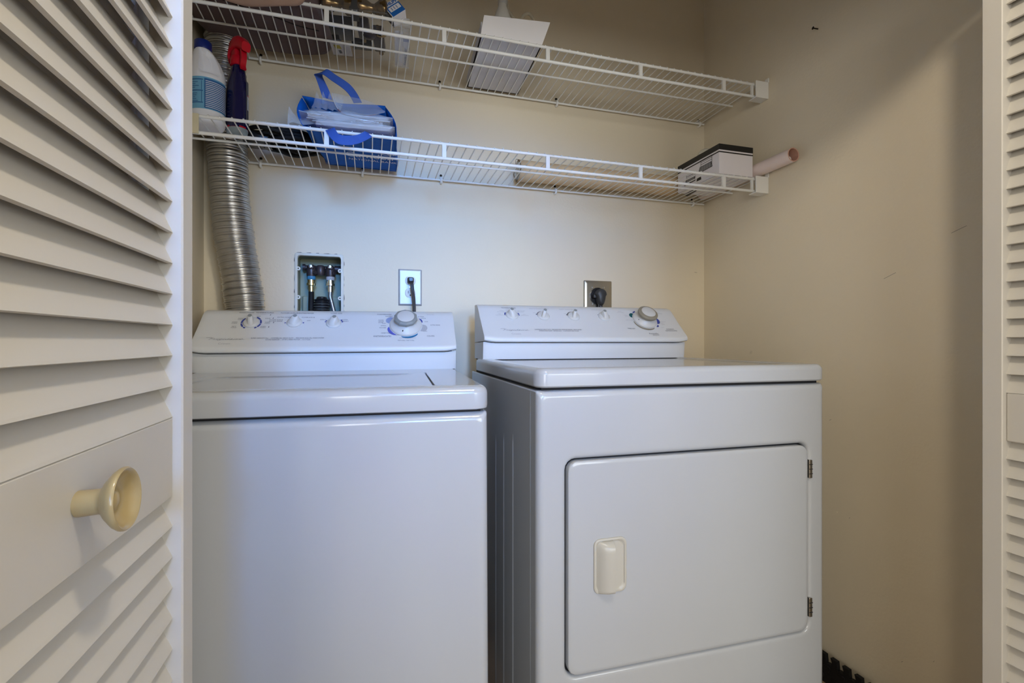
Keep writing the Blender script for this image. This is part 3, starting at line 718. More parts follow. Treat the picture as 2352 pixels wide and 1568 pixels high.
# ------------------------------------------------------------------ trigger spray bottle
spray = thing('spray_bottle', 'navy spray bottle with red trigger head', 'bottle', (-0.338, 1.448, DKL), (0, 0, math.radians(-50)))
spray.scale = (1.07, 1.07, 1.07)
b = B(); L = []; n = 24
for h, rx, ry, oy in ((0, 0.020, 0.018, 0), (0.003, 0.0255, 0.022, 0), (0.010, 0.027, 0.0235, 0), (0.0135, 0.027, 0.0235, 0)):
    L.append([(rx*math.cos(2*PI*k/n), oy+ry*math.sin(2*PI*k/n), h) for k in range(n)])
loft(b, L); obj('foot_band', b, 'greyblue', spray, True, 60)
b = B(); lathe(b, [(0.0265, 0.013), (0.0280, 0.0138), (0.0280, 0.0168), (0.0265, 0.0176)], 24)
for v in b.verts: v.co.y *= 0.87
obj('red_ring', b, 'red', spray, True, 60)
b = B(); L = []
for h, rx, ry, ox in ((0.0135, 0.027, 0.0235, 0), (0.060, 0.0268, 0.0232, 0), (0.100, 0.0262, 0.0220, 0), (0.128, 0.0245, 0.0200, 0.0005), (0.148, 0.0205, 0.0170, 0.002), (0.163, 0.0165, 0.0145, 0.0035), (0.172, 0.0140, 0.0130, 0.004), (0.176, 0.0135, 0.0130, 0.004)):
    L.append([(ox+rx*math.copysign(abs(math.cos(2*PI*k/n))**0.8, math.cos(2*PI*k/n)), ry*math.copysign(abs(math.sin(2*PI*k/n))**0.8, math.sin(2*PI*k/n)), h) for k in range(n)])
loft(b, L); obj('body', b, 'navy', spray, True, 60)
b = B(); wrap(b, 0.0268, 0.0230, 20, 100, 0.030, 0.132, 0, 10, 0.0012)
wrap(b, 0.0268, 0.0230, 30, 96, 0.062, 0.096, 1, 8, 0.0018); wrap(b, 0.0268, 0.0230, 30, 96, 0.096, 0.099, 2, 8, 0.0018)
for k in range(5): wrap(b, 0.0268, 0.0230, 40, 88-5*k, 0.067+k*0.005, 0.069+k*0.005, 3, 5, 0.0022)
o = obj('label', b, ['slate', 'paper', 'red', 'greyblue'], spray, True, 80); o['label'] = 'slate label with a white and red panel'
b = B(); L = []                                            # trigger head: shroud leaning forward with a nose
lathe(b, [(0.0135, 0.168), (0.0175, 0.170), (0.0178, 0.184), (0.0150, 0.192), (0, 0.193)], 20, Matrix.Translation((0.004, 0, 0)))
head = [(-0.016, 0.186, 0.0120, 0.006), (-0.019, 0.204, 0.0135, 0.011), (-0.011, 0.219, 0.0145, 0.0145), (0.006, 0.225, 0.0145, 0.0150), (0.022, 0.222, 0.0135, 0.0140), (0.034, 0.214, 0.0120, 0.0125), (0.043, 0.206, 0.0105, 0.0105)]
for x, z, hw, hh in head:
    L.append([(x+0.25*(zz), y, z+zz) for y, zz in rr(-hw, hw, -hh, hh, min(hw, hh)*0.55, 3)])
loft(b, L); box(b, (-0.010, -0.0115, 0.180), (0.014, 0.0115, 0.210), 0.004, 2)
obj('spray_head', b, 'red', spray, True, 50)
b = B(); ribbon(b, spline([(0.024, 0, 0.212), (0.030, 0, 0.198), (0.031, 0, 0.182), (0.027, 0, 0.166), (0.030, 0, 0.156)], 5), (0, 0.013, 0), 0.0025)
obj('trigger', b, 'red', spray, True, 50)

# ------------------------------------------------------------------ black cable bundle on the lower shelf
b = B(); pts = []
for k in range(260):
    a = k/260*2*PI*8.2; f = k/260
    R1, R2 = 0.062+0.008*math.sin(a*0.37+1), 0.055+0.012*math.sin(a*0.23)
    pts.append((-0.228+R1*math.cos(a)+0.030*math.sin(a*0.125), 1.515+R2*math.sin(a), DKL+0.010+0.026*f+0.007*math.sin(a*1.3)))
tube(b, pts, 0.0058, 8)
cab = thing('cable_coil', 'tangled coil of black cable lying behind the tote bag', 'cable', (0, 0, 0))
obj('cable', b, 'black', cab, True, 70)
b = B(); tube(b, spline([(-0.17, 1.50, DKL+0.02), (-0.14, 1.54, DKL+0.012), (-0.118, 1.575, DKL+0.008), (-0.112, 1.60, DKL+0.012), (-0.128, 1.605, DKL+0.02), (-0.150, 1.58, DKL+0.03), (-0.165, 1.55, DKL+0.045), (-0.150, 1.52, DKL+0.052)], 8), 0.0050, 8); obj('cable_end', b, 'black', cab, True, 70)
b = B(); box(b, (-0.335, 1.475, DKL+0.001), (-0.265, 1.540, DKL+0.034), 0.006, 2); obj('plug_block', b, 'blackgloss', cab, True, 40)
b = B(); box(b, (-0.300, 1.49, DKL-0.0002), (-0.283, 1.502, DKL+0.002)); obj('rating_label', b, 'greyplastic', cab)

# ------------------------------------------------------------------ blue tote bag lying on its front, mouth to the viewer
tote = thing('tote_bag', 'blue cloth tote bag lying on its front, stuffed with bagged papers', 'bag', (0, 0, 0))
def lerp3(a, c, t): return Vector(a).lerp(Vector(c), t)
zb = DKL+0.0008
FL, FR = Vector((-0.160, 1.360, zb+0.002)), Vector((0.066, 1.360, zb+0.002))       # mouth, lower lip
BL_, BR_ = Vector((-0.124, 1.606, zb)), Vector((0.084, 1.612, zb))                 # bottom seam at the wall
TL, TR = Vector((-0.178, 1.442, zb+0.120)), Vector((0.044, 1.470, zb+0.137))       # mouth, upper lip
UL, UR = Vector((-0.120, 1.632, zb+0.050)), Vector((0.086, 1.634, zb+0.055))
def sheet(name, c00, c10, c01, c11, nu, nv, fn, m, parent, thick=0.0012):
    b = B(); V = [[None]*(nv+1) for _ in range(nu+1)]
    for i in range(nu+1):
        for j in range(nv+1):
            u, v = i/nu, j/nv
            p = lerp3(lerp3(c00, c10, u), lerp3(c01, c11, u), v)+Vector(fn(u, v)); V[i][j] = b.verts.new(p)
    for i in range(nu):
        for j in range(nv): b.faces.new((V[i][j], V[i+1][j], V[i+1][j+1], V[i][j+1]))
    o = obj(name, b, m, parent, True, 80)
    md = o.modifiers.new('thick', 'SOLIDIFY'); md.thickness = thick; md.offset = 0
    return o
sheet('front_panel', FL, FR, BL_, BR_, 16, 14, lambda u, v: (0.002*math.sin(v*9), 0, 0.0014*(1+math.sin(u*13+v*5))*0.5+0.001*math.sin(v*17)**2), 'bag', tote)
sheet('back_panel', TL, TR, UL, UR, 16, 10, lambda u, v: (0, 0.006*math.sin(u*8)*(1-v), 0.006*math.sin(u*7+1)*(1-v)+0.008*math.sin(PI*v)), 'bag', tote)
sheet('side_panel', FL, TL, BL_, UL, 8, 10, lambda u, v: (-0.016*math.sin(PI*u)*(1-v*0.7)+0.003*math.sin(v*11), 0, 0), 'bag', tote)
sheet('side_panel', FR, TR, BR_, UR, 8, 10, lambda u, v: (0.012*math.sin(PI*u)*(1-v)+0.003*math.sin(v*9+u*3), 0, 0), 'bag', tote)
sheet('bottom_panel', BL_, BR_, UL, UR, 10, 4, lambda u, v: (0, 0.004*math.sin(PI*v), 0), 'bag', tote)
b = B()                                                     # lettering printed on the front panel, read from below
mt = frame((0.010, 1.520, zb-0.0012), (1, 0.010, 0), (0, -1, 0))
text(b, 'Camden', 0.052, mt @ Matrix.Translation((-0.010, 0.022, 0)), 0, width=0.135)
text(b, 'NATIONAL BANK', 0.020, mt @ Matrix.Translation((0, -0.014, 0)), 0, width=0.140)
for k, (cx_, r_) in enumerate(((0.040, 0.022), (0.052, 0.017))):
    m2 = mt @ Matrix.Translation((cx_, 0.062, 0)); arc(b, m2, r_-0.003, r_, 110, 235, 0, 10)
obj('printed_lettering', b, 'paper', tote)
# handles: one looped upright at the back lip, one drooping over the front rail
b = B()
hp = [P(752, 226, Y=1.462), P(745, 205, Y=1.460), P(736, 183, Y=1.455), P(731, 172, Y=1.450), P(737, 166, Y=1.440), P(748, 165, Y=1.430), P(765, 177, Y=1.430), P(785, 190, Y=1.435), P(800, 202, Y=1.445), P(812, 217, Y=1.455), P(822, 236, Y=1.465)]
wv = [(0.026, 0.004, -0.003), (0.026, 0.004, -0.004), (0.024, 0.006, -0.006), (0.020, 0.012, 0.006), (0.016, 0.012, 0.016), (0.010, 0.012, 0.022), (-0.004+0.014, 0.010, 0.022), (0.012, 0.010, 0.022), (0.014, 0.008, 0.020), (0.018, 0.008, 0.014), (0.022, 0.008, 0.008)]
hs = spline(hp, 4); ws = spline([Vector(q) for q in wv], 4)
ribbon(b, hs, [tuple(q) for q in ws], 0.0008); obj('handle', b, 'strap', tote, True, 60)
b = B()
hp = [P(752, 303, Y=1.358), P(756, 296, Y=1.345), P(759, 297, Y=1.329), P(766, 308, Y=1.322), P(778, 319, Y=1.318), P(800, 322, Y=1.316), P(822, 319, Y=1.318), P(838, 312, Y=1.322), P(845, 308, Y=1.329), P(846, 305, Y=1.343), P(848, 311, Y=1.358)]
wv = [(0.022, 0, 0.004), (0.022, 0.004, 0.006), (0.020, 0.004, 0.014), (0.012, 0, 0.022), (0.004, 0, 0.024), (0.0, 0, 0.024), (-0.003, 0, 0.022), (-0.010, 0, 0.018), (-0.018, 0, 0.012), (-0.020, -0.002, 0.006), (-0.020, 0, 0.002)]
hs = spline(hp, 4); ws = spline([Vector(q) for q in wv], 4)
ribbon(b, hs, [tuple(q) for q in ws], 0.0008); obj('handle', b, 'strap', tote, True, 60)
# papers in clear bags inside the mouth
def packet(name, label, c, sx, sy, sz, rz, tilt, film, extra=None):
    r = thing(name, label, 'papers', c, (tilt, 0.0, rz), 'bagged papers in the tote')
    b = B()
    for k in range(4):
        z = sz*k/4; jit = random.uniform(-0.004, 0.004)
        box(b, (-sx/2+jit, -sy/2+abs(jit), z), (sx/2+jit, sy/2, z+sz/4-0.0008), 0.0004, 1)
    obj('paper_stack', b, 'paper', r)
    b = B(); L = []
    nn = 18
    for i in range(nn+1):
        u = i/nn; w_ = 0.012*math.sin(u*11+c[0]*50); x = -sx/2-film*0.7+(sx+1.4*film)*u
        t = 0.004+ (sz/2+0.002)*math.sin(PI*min(1, max(0, u)))**0.35
        y0 = -sy/2-film+0.25*w_
        L.append([(x, y0, sz/2+w_*0.3-0.001), (x, y0+film*0.9, sz/2-t+0.001), (x, sy/2, sz/2-t), (x, sy/2, sz/2+t), (x, y0+film*0.9, sz/2+t-0.001+0.003*math.sin(u*17)), (x, y0, sz/2+w_*0.3+0.001)])
    loft(b, L, cap0=False, cap1=False); obj('clear_bag', b, 'film', r, True, 60)
    if extra:
        b = B(); extra(b); obj('printed_heading', b, ['ink', 'greyink'], r)
    return r
def heading(b):
    mt = frame((-0.052, -0.0713, 0.006), (1, 0, 0), (0, 0, 1))
    text(b, 'WI', 0.010, mt @ Matrix.Translation((-0.014, 0, 0)), 0, width=0.012); text(b, 'STATEMENT', 0.005, mt @ Matrix.Translation((0.012, -0.001, 0)), 1, width=0.026)
packet('paper_packet', 'white paper packet with a printed heading, nearest the shelf rail', (-0.035, 1.412, zb+0.022), 0.190, 0.110, 0.012, -0.06, 0.05, 0.012)
packet('paper_packet', 'clear bag of papers overhanging the mouth of the tote on its left side', (-0.062, 1.425, zb+0.040), 0.190, 0.115, 0.014, 0.03, 0.10, 0.026)
packet('paper_packet', 'uppermost bag of papers with a curled clear flap and a red zip line', (-0.045, 1.440, zb+0.062), 0.200, 0.110, 0.012, -0.06, 0.14, 0.014)
b = B(); text(b, 'W', 0.010, frame((-0.118, 1.3565, zb+0.027), (1, -0.06, 0), (0, 0.0, 1)), 0); text(b, 'ith thanks', 0.006, frame((-0.098, 1.3555, zb+0.0265), (1, -0.06, 0), (0, 0, 1)), 1, width=0.026)
# loose clear zip flap with a red line, standing in the mouth
flap = thing('zip_bag', 'empty clear zip bag with a red line, standing curled in the tote mouth', 'bag', (0, 0, 0))
lo_ = spline([P(763, 214, Y=1.425), P(768, 236, Y=1.412), P(780, 254, Y=1.402), P(800, 266, Y=1.398), P(825, 268, Y=1.400), P(855, 264, Y=1.408), P(884, 258, Y=1.425)], 4)
hi_ = spline([P(765, 213, Y=1.428), P(780, 216, Y=1.438), P(798, 220, Y=1.446), P(820, 225, Y=1.452), P(843, 230, Y=1.455), P(864, 240, Y=1.452), P(885, 256, Y=1.440)], 4)
bm2 = B(); L = [[p_, p_.lerp(q_, 0.35)+Vector((0, -0.006, 0)), p_.lerp(q_, 0.7)+Vector((0, -0.004, 0.001)), q_] for p_, q_ in zip(lo_, hi_)]
loft(bm2, L, closed=False); o = obj('film', bm2, 'film', flap, True, 80)
bm2 = B(); tube(bm2, lo_[:8], 0.0010, 6); obj('zip_edge', bm2, 'paper', flap); bm2 = B(); tube(bm2, lo_[7:22], 0.0008, 6); obj('zip_line', bm2, 'redline', flap)
wing = thing('plastic_wrapper', 'loose clear wrapper sticking out past the left edge of the tote', 'wrapper', (0, 0, 0))
bm2 = B(); r0_ = spline([P(664, 244, Y=1.385), P(676, 262, Y=1.385), P(690, 272, Y=1.39), P(720, 268, Y=1.40)], 4); r1_ = spline([P(660, 286, Y=1.35), P(672, 280, Y=1.36), P(694, 286, Y=1.375), P(724, 284, Y=1.385)], 4)
loft(bm2, [[p_, p_.lerp(q_, 0.5)+Vector((0, -0.005, 0.003*math.sin(i*1.4))), q_] for i, (p_, q_) in enumerate(zip(r0_, r1_))], closed=False); obj('film', bm2, 'film', wing, True, 80)
b.free()
flap2 = thing('zip_bag', 'crumpled clear plastic bag in the left corner of the tote mouth', 'bag', (0, 0, 0))
bm2 = B(); L = []
for i in range(15):
    u = i/14; x = -0.150+0.075*u
    L.append([Vector((x, 1.405+0.006*math.sin(i*2.1), zb+0.080)), Vector((x+0.004, 1.418+0.006*math.sin(i*1.7+1), zb+0.100+0.004*math.sin(i*2.7))), Vector((x+0.006, 1.432+0.007*math.cos(i*2.3), zb+0.128+0.010*math.sin(i*1.9)))])
loft(bm2, L, closed=False); obj('film', bm2, 'film', flap2, True, 80)

# ------------------------------------------------------------------ kraft paper roll, shelf carton, bulb, paper tube
roll = thing('paper_roll', 'loosely rolled sheet of brown kraft paper along the back of the shelf', 'paper roll', (0, 0, 0))
ry, rz_ = 1.598, DKL+0.0385
b = B(); L = []
m_ = 64
def spiral(f): return 0.0375-0.0075*f, 2*PI*2.35*f-0.9
prof = [spiral(k/m_) for k in range(m_+1)]
nx = 10
rows = []
for i in range(nx+1):
    x = 0.487+(1.108-0.487)*i/nx
    rows.append([b.verts.new((x, ry+(r+0.0012*math.sin(i*2.1))*math.cos(a), rz_+(r+0.001*math.sin(i*1.3+2))*math.sin(a))) for r, a in prof])
for p_, q_ in zip(rows, rows[1:]):
    for k in range(m_): b.faces.new((p_[k], p_[k+1], q_[k+1], q_[k]))
o = obj('kraft_sheet', b, 'kraft', roll, True, 60)
md = o.modifiers.new('thick', 'SOLIDIFY'); md.thickness = 0.0006
b = B(); L = []                                             # white inner wrap showing at the left end
rows = [[b.verts.new((x, ry+0.0285*math.cos(2*PI*k/40), rz_+0.0285*math.sin(2*PI*k/40))) for k in range(41)] for x in (0.4835, 0.505, 0.56)]
for p_, q_ in zip(rows, rows[1:]):
    for k in range(40): b.faces.new((p_[k], p_[k+1], q_[k+1], q_[k]))
o = obj('white_lining', b, 'kraftin', roll, True, 60); md = o.modifiers.new('thick', 'SOLIDIFY'); md.thickness = 0.0008
b = B(); tube(b, [(0.4838+0.004*math.sin(k*0.4), ry+0.0365*math.cos(2*PI*k/40), rz_+0.0365*math.sin(2*PI*k/40)) for k in range(41)], 0.0008, 6); obj('dark_edge', b, 'inkblack', roll)

cx0, cx1, cy0, cy1, cz0, cz1 = 1.0935, 1.2265, 1.336, 1.558, DKL+0.0016, DKL+0.0985
carton = thing('carton', 'white carton with black top band and line drawings of wire shelves', 'box', (0, 0, 0))
b = B(); box(b, (cx0, cy0, cz0), (cx1, cy1, cz1), 0.0008, 1); obj('carton_body', b, 'carton', carton)
b = B(); e = 0.0005
for z0, z1 in ((cz1-0.0185, cz1+e), (cz1-0.0275, cz1-0.0235)):
    quad(b, [(cx0-e, cy0-e, z0), (cx1+e, cy0-e, z0), (cx1+e, cy0-e, z1), (cx0-e, cy0-e, z1)])
    quad(b, [(cx0-e, cy0-e, z0), (cx0-e, cy1, z0), (cx0-e, cy1, z1), (cx0-e, cy0-e, z1)])
quad(b, [(cx0-e, cy0-e, cz1+e), (cx1+e, cy0-e, cz1+e), (cx1+e, cy1, cz1+e), (cx0-e, cy1, cz1+e)])
obj('black_band', b, 'inkblack', carton)
b = B()
def ln(y0, z0, y1, z1, w_=0.0007, mi=0):
    d = Vector((0, y1-y0, z1-z0)); nrm = Vector((0, -d.z, d.y)).normalized()*w_; a, c = Vector((cx0-0.0007, y0, z0)), Vector((cx0-0.0007, y1, z1))
    quad(b, [a-nrm, c-nrm, c+nrm, a+nrm], mi)
for yy, zz, s in ((1.405, cz0+0.040, 1.0), (1.487, cz0+0.020, 0.85)):
    for k in range(4): ln(yy-0.034*s, zz+(0.012+0.007*k)*s, yy+0.022*s, zz+(0.012+0.007*k)*s)
    ln(yy-0.034*s, zz+0.033*s, yy-0.034*s, zz, 0.0008); ln(yy+0.022*s, zz+0.033*s, yy+0.022*s, zz+0.004, 0.0008)
    quad(b, [(cx0-0.0006, yy-0.034*s, zz-0.004*s), (cx0-0.0006, yy+0.034*s, zz-0.006*s), (cx0-0.0006, yy+0.026*s, zz+0.012*s), (cx0-0.0006, yy-0.030*s, zz+0.012*s)], 1)
    ln(yy-0.036*s, zz-0.005*s, yy+0.036*s, zz-0.007*s, 0.0010); ln(yy-0.036*s, zz-0.005*s, yy-0.030*s, zz+0.013*s, 0.0010); ln(yy+0.036*s, zz-0.007*s, yy+0.026*s, zz+0.013*s, 0.0010)
    for k in range(5): ln(yy-0.030*s+k*0.013*s, zz-0.005*s, yy-0.027*s+k*0.012*s, zz+0.012*s, 0.0004)
quad(b, [(cx0-0.0006, 1.425, cz0+0.008), (cx0-0.0006, 1.450, cz0+0.008), (cx0-0.0006, 1.448, cz0+0.018), (cx0-0.0006, 1.427, cz0+0.020)], 0)
quad(b, [(1.12, 1.49, cz0-0.0004), (1.125, 1.57, cz0-0.0004), (1.15, 1.58, cz0-0.0004), (1.14, 1.50, cz0-0.0004)], 0)
obj('line_drawing', b, ['inkblack', 'inkgrey'], carton)
bulb = thing('light_bulb', 'clear glass globe bulb lying on the carton by the corner', 'bulb', (1.194, 1.53, cz1+0.0345), (math.radians(80), 0, math.radians(-60)))
bulb.scale = (1.2, 1.2, 1.2)
b = B(); lathe(b, [(0, 0.028), (0.012, 0.0255), (0.0215, 0.018), (0.0275, 0.006), (0.028, -0.003), (0.024, -0.015), (0.016, -0.025), (0.012, -0.030)], 24); obj('glass', b, 'glass', bulb, True, 80)
b = B(); lathe(b, [(0.0122, -0.029), (0.0128, -0.031), (0.012, -0.034), (0.0128, -0.037), (0.012, -0.040), (0.0128, -0.043), (0.006, -0.050), (0, -0.051)], 16); obj('screw_base', b, 'chrome', bulb, True, 60)

ptube = thing('paper_tube', 'pale pink paper tube poking out past the bracket beside the carton', 'tube', (0, 0, 0))
b = B(); ty0, ty1, tx, tz = 1.197, 1.625, 1.2513, DKL+0.0285
def annulus(bm, ro, ri, y0, y1, n=36, mi_in=1):
    A = [[bm.verts.new((tx+r*math.cos(2*PI*k/n), y, tz+r*math.sin(2*PI*k/n))) for k in range(n)] for r, y in ((ro, y1), (ro, y0), (ri, y0), (ri, y1))]
    for q in range(3):
        for k in range(n):
            bm.faces.new((A[q][k], A[q][(k+1) % n], A[q+1][(k+1) % n], A[q+1][k])).material_index = 0 if q < 1 else mi_in
annulus(b, 0.0218, 0.0188, ty0, ty1); obj('tube_wall', b, ['pinkpaper', 'pinkin'], ptube, True, 50)
b = B(); tube(b, [(tx-0.004, ty0+0.012, tz-0.010), (tx-0.004, ty0+0.2, tz-0.010)], 0.0085, 14); obj('inner_roll', b, 'paper', ptube, True, 60)

# ------------------------------------------------------------------ upper shelf: cushion
cush = thing('floor_cushion', 'mauve cloth cushion slumped over the shelf rail', 'cushion', (0, 0, 0))
b = B(); nu, nv = 36, 28; V = []
for i in range(nu+1):
    row = []
    for j in range(nv+1):
        u, v = -1+2*i/nu, -1+2*j/nv
        su, sv = math.copysign(abs(u)**0.8, u), v
        row.append((u, v))
    V.append(row)
def cpt(u, v, side):
    ex = (1-abs(u)**3.2)**0.42*(1-abs(v)**3.2)**0.42 if abs(u) < 1 and abs(v) < 1 else 0
    x = -0.276+0.182*u*math.sqrt(1-0.34*v*v); y = 1.476+0.128*v*math.sqrt(1-0.34*u*u)
    if side > 0: z = DKU+0.012+0.165*ex
    else: z = DKU+0.012-0.011*min(1, ex*1.6)
    wr = 0.003*math.sin(u*9+v*4)+0.002*math.sin(v*13-u*5)
    return (x, y, z+(wr if side > 0 else 0.0)*ex)
top = [[b.verts.new(cpt(*V[i][j], 1)) for j in range(nv+1)] for i in range(nu+1)]
bot = [[top[i][j] if i in (0, nu) or j in (0, nv) else b.verts.new(cpt(*V[i][j], -1)) for j in range(nv+1)] for i in range(nu+1)]
for i in range(nu):
    for j in range(nv):
        b.faces.new((top[i][j], top[i+1][j], top[i+1][j+1], top[i][j+1])); b.faces.new((bot[i][j], bot[i][j+1], bot[i+1][j+1], bot[i+1][j]))
obj('cushion_body', b, 'mauve', cush, True, 80)
b = B(); tube(b, spline([(-0.40, 1.37, DKU+0.0005), (-0.31, 1.40, DKU-0.0002), (-0.24, 1.42, DKU-0.0002), (-0.19, 1.44, DKU-0.0002), (-0.135, 1.45, DKU+0.0005)], 8), 0.0012, 6); obj('seam', b, 'slot', cush)
b = B(); L = []                                             # front edge drooping over the top rail, its light put into the colour
edge = spline([P(466, -26, Y=1.324), P(500, -9, Y=1.323), P(530, 3, Y=1.322), P(568, 12, Y=1.321), P(610, 12.5, Y=1.321), P(650, 11, Y=1.322), P(685, 10, Y=1.323), P(700, -3, Y=1.326), P(706, -30, Y=1.335)], 5)
for i, q in enumerate(edge):
    u = i/(len(edge)-1); k = 1+0.25*math.sin(i*0.9); top_ = max(DKU+0.05, q.z+0.03)
    L.append([q+Vector((0, 0.007, 0.002)), q+Vector((0, 0.002, -0.001)), q+Vector((0, -0.0045*k, 0.003)), q+Vector((0, -0.007*k, 0.013)), q+Vector((0.002*math.sin(i), -0.004, 0.024)), Vector((q.x, q.y+0.012, top_)), Vector((q.x, q.y+0.05, top_+0.03)), Vector((q.x, q.y+0.05, top_+0.01)), Vector((q.x, q.y+0.016, top_-0.012))])
loft(b, L)
obj('front_fold', b, 'mauvelit', cush, True, 80)

# ------------------------------------------------------------------ door-knob blister pack
zz = DKU+0.0006
pack = thing('blister_pack', 'clear blister pack of antique brass door knobs and black latches', 'package', (-0.030, 1.450, zz), (0, 0, math.radians(-6)))
pack.scale = (1.12, 1.0, 1.0)
b = B(); L = []
for i, z in ((0, 0.0), (0, 0.004), (0.006, 0.006), (0.010, 0.050), (0.016, 0.060)):
    L.append([(x, y, z) for x, y in rr(-0.082+i, 0.082-i, -0.115+i, 0.105-i, 0.010, 4)])
loft(b, L); obj('blister_shell', b, 'blister', pack, True, 40)
for sx, yo in ((-0.038, -0.085), (0.040, -0.083)):            # two lever knobs lying across the front
    b = B(); lathe(b, [(0, -0.034), (0.020, -0.034), (0.024, -0.030), (0.0245, -0.022), (0.018, -0.010), (0.0115, 0.000), (0.0115, 0.006), (0.018, 0.014), (0.024, 0.020), (0.024, 0.032), (0.018, 0.036), (0, 0.0365)], 28, Matrix.Translation((sx, yo, 0.032)) @ Matrix.Rotation(PI/2, 4, 'Y'))
    obj('door_knob', b, 'brass', pack, True, 50)
b = B(); box(b, (-0.010, -0.105, 0.006), (0.010, -0.060, 0.050), 0.003, 2); obj('latch_plate', b, 'blackgloss', pack)
for i, (x0, y0, x1, y1, h, m_) in enumerate(((-0.070, -0.045, -0.012, 0.030, 0.030, 'blackgloss'), (0.000, -0.040, 0.028, 0.015, 0.036, 'bronze'), (0.034, -0.030, 0.062, 0.070, 0.024, 'bronze'), (-0.022, 0.032, 0.028, 0.070, 0.020, 'blackgloss'), (-0.075, 0.0, -0.045, 0.035, 0.036, 'darkgrey'))):
    b = B(); box(b, (x0, y0, 0.004), (x1, y1, h), 0.004, 2); box(b, (x0+0.006, y0-0.004, 0.008), (x0+0.012, y1+0.004, h*0.7), 0.001, 1); obj('latch', b, m_, pack, True, 40)
b = B(); tube(b, [(0.012, -0.03, 0.014), (0.012, 0.07, 0.012)], 0.007, 14); tube(b, [(0.048, -0.03, 0.018), (0.050, 0.085, 0.010)], 0.006, 14); lathe(b, [(0, 0), (0.013, 0.001), (0.015, 0.005), (0.010, 0.010), (0, 0.012)], 18, Matrix.Translation((0.056, -0.022, 0.008)) @ Matrix.Rotation(PI, 4, 'X')); obj('spindle', b, 'brass', pack, True, 50)
b = B(); lathe(b, [(0, 0), (0.014, 0.0), (0.017, 0.004), (0.012, 0.012), (0, 0.014)], 20, Matrix.Translation((0.028, -0.018, 0.003)) @ Matrix.Rotation(PI, 4, 'X') @ Matrix.Translation((0, 0, -0.001))); obj('rose', b, 'bronze', pack, True, 50)
b = B(); box(b, (-0.076, 0.040, 0.001), (-0.026, 0.100, 0.0022)); quad(b, [(-0.069, 0.048, 0.0006), (-0.053, 0.048, 0.0006), (-0.050, 0.066, 0.0006), (-0.066, 0.066, 0.0006)], 1)
for k in range(6): quad(b, [(-0.046+0.003*k, 0.052, 0.0007), (-0.0452+0.003*k, 0.052, 0.0007), (-0.0452+0.003*k, 0.09-0.003*(k % 3), 0.0007), (-0.046+0.003*k, 0.09-0.003*(k % 3), 0.0007)], 2)
quad(b, [(-0.060, 0.074, 0.0006), (-0.053, 0.072, 0.0006), (-0.051, 0.088, 0.0006), (-0.058, 0.090, 0.0006)], 3)
obj('leaflet', b, ['paper', 'yellow', 'greyink', 'slate'], pack)

# ------------------------------------------------------------------ bulb package
pk = thing('bulb_package', 'clear sleeve with a tilted blue and white bulb carton on top', 'package', (0, 0, 0))
cl_, ct_, cr_, cb_ = P(879, 12, Y=1.362), P(908, -6, Y=1.362), P(931, 21, Y=1.350), P(902.5, 39.5, Y=1.350)
cw_, ch_ = (ct_-cl_).length, (cl_-cb_).length
mt = frame((cl_+cr_)*0.5, ct_-cl_, cl_-cb_)
b = B(); box(b, (-cw_/2, -ch_/2, -0.034), (cw_/2, ch_/2, 0.0), 0.0006, 1, 0, mt); obj('carton_flap', b, 'card', pk)
b = B()
def pq(x0, y0, x1, y1, mi, z=0.0004): quad(b, [mt @ Vector(q) for q in ((x0, y0, z), (x1, y0, z), (x1, y1, z), (x0, y1, z))], mi)
pq(-cw_*0.46, -ch_*0.5, cw_*0.5, ch_*0.20, 0); pq(-cw_*0.38, -ch_*0.20, cw_*0.42, ch_*0.12, 1, 0.0006)
text(b, 'PHILIPS', 0.0125, mt @ Matrix.Translation((0.0, ch_*0.34, 0.0006)), 0, width=cw_*0.82, thick=0.0005)
for k, x in enumerate((-0.008, 0.0, 0.008)): pq(x-0.002, -ch_*0.15, x+0.001, ch_*0.07, 2, 0.0009)
obj('printed_lettering', b, ['bluepkg', 'card', 'lilacink'], pk)
b = B(); box(b, (-cw_/2-0.0008, -ch_/2, -0.034), (-cw_/2-0.0001, ch_/2, -0.001), 0, 1, 0, mt); obj('dark_side', b, 'slate', pk)
pa, pb = Vector((0.086, 1.375, zz+0.006)), Vector((0.098, 1.575, zz+0.0045))
d = (pb-pa).normalized(); sd = d.cross(Vector((0, 0, 1))).normalized()
b = B(); L = []
for i in range(15):
    f = i/14; c = pa.lerp(pb, f); w_ = 0.024-0.003*f; h = 0.004+0.020*(1-f)**1.5+0.0015*math.sin(i*2.2)
    L.append([c-sd*w_+Vector((0, 0, -0.003)), c+sd*w_+Vector((0, 0, -0.003)), c+sd*(w_-0.004+0.003*math.sin(i*1.7))+Vector((0, 0, h)), c-sd*(w_-0.004)+Vector((0, 0, h))])
loft(b, L); obj('clear_sleeve', b, 'film', pk, True, 60)
b = B()
quad(b, [pa-sd*0.020+d*0.02+Vector((0, 0, -0.0008)), pa+sd*0.002+d*0.02+Vector((0, 0, -0.0008)), pb+sd*0.002-d*0.006+Vector((0, 0, -0.0008)), pb-sd*0.020-d*0.006+Vector((0, 0, -0.0008))], 0)
obj('white_insert', b, 'card', pk)
b = B()
quad(b, [pa+sd*0.003+d*0.065+Vector((0, 0, -0.001)), pa+sd*0.019+d*0.065+Vector((0, 0, -0.001)), pb+sd*0.015-d*0.002+Vector((0, 0, -0.001)), pb+sd*0.003-d*0.002+Vector((0, 0, -0.001))], 0)
mt2 = frame(pa+sd*0.0095+d*0.142+Vector((0, 0, -0.0014)), -d, sd*-1 if (-d).cross(sd).z > 0 else sd)
text(b, 'Energy Saver', 0.013, mt2, 1, width=0.090, shear=0.2)
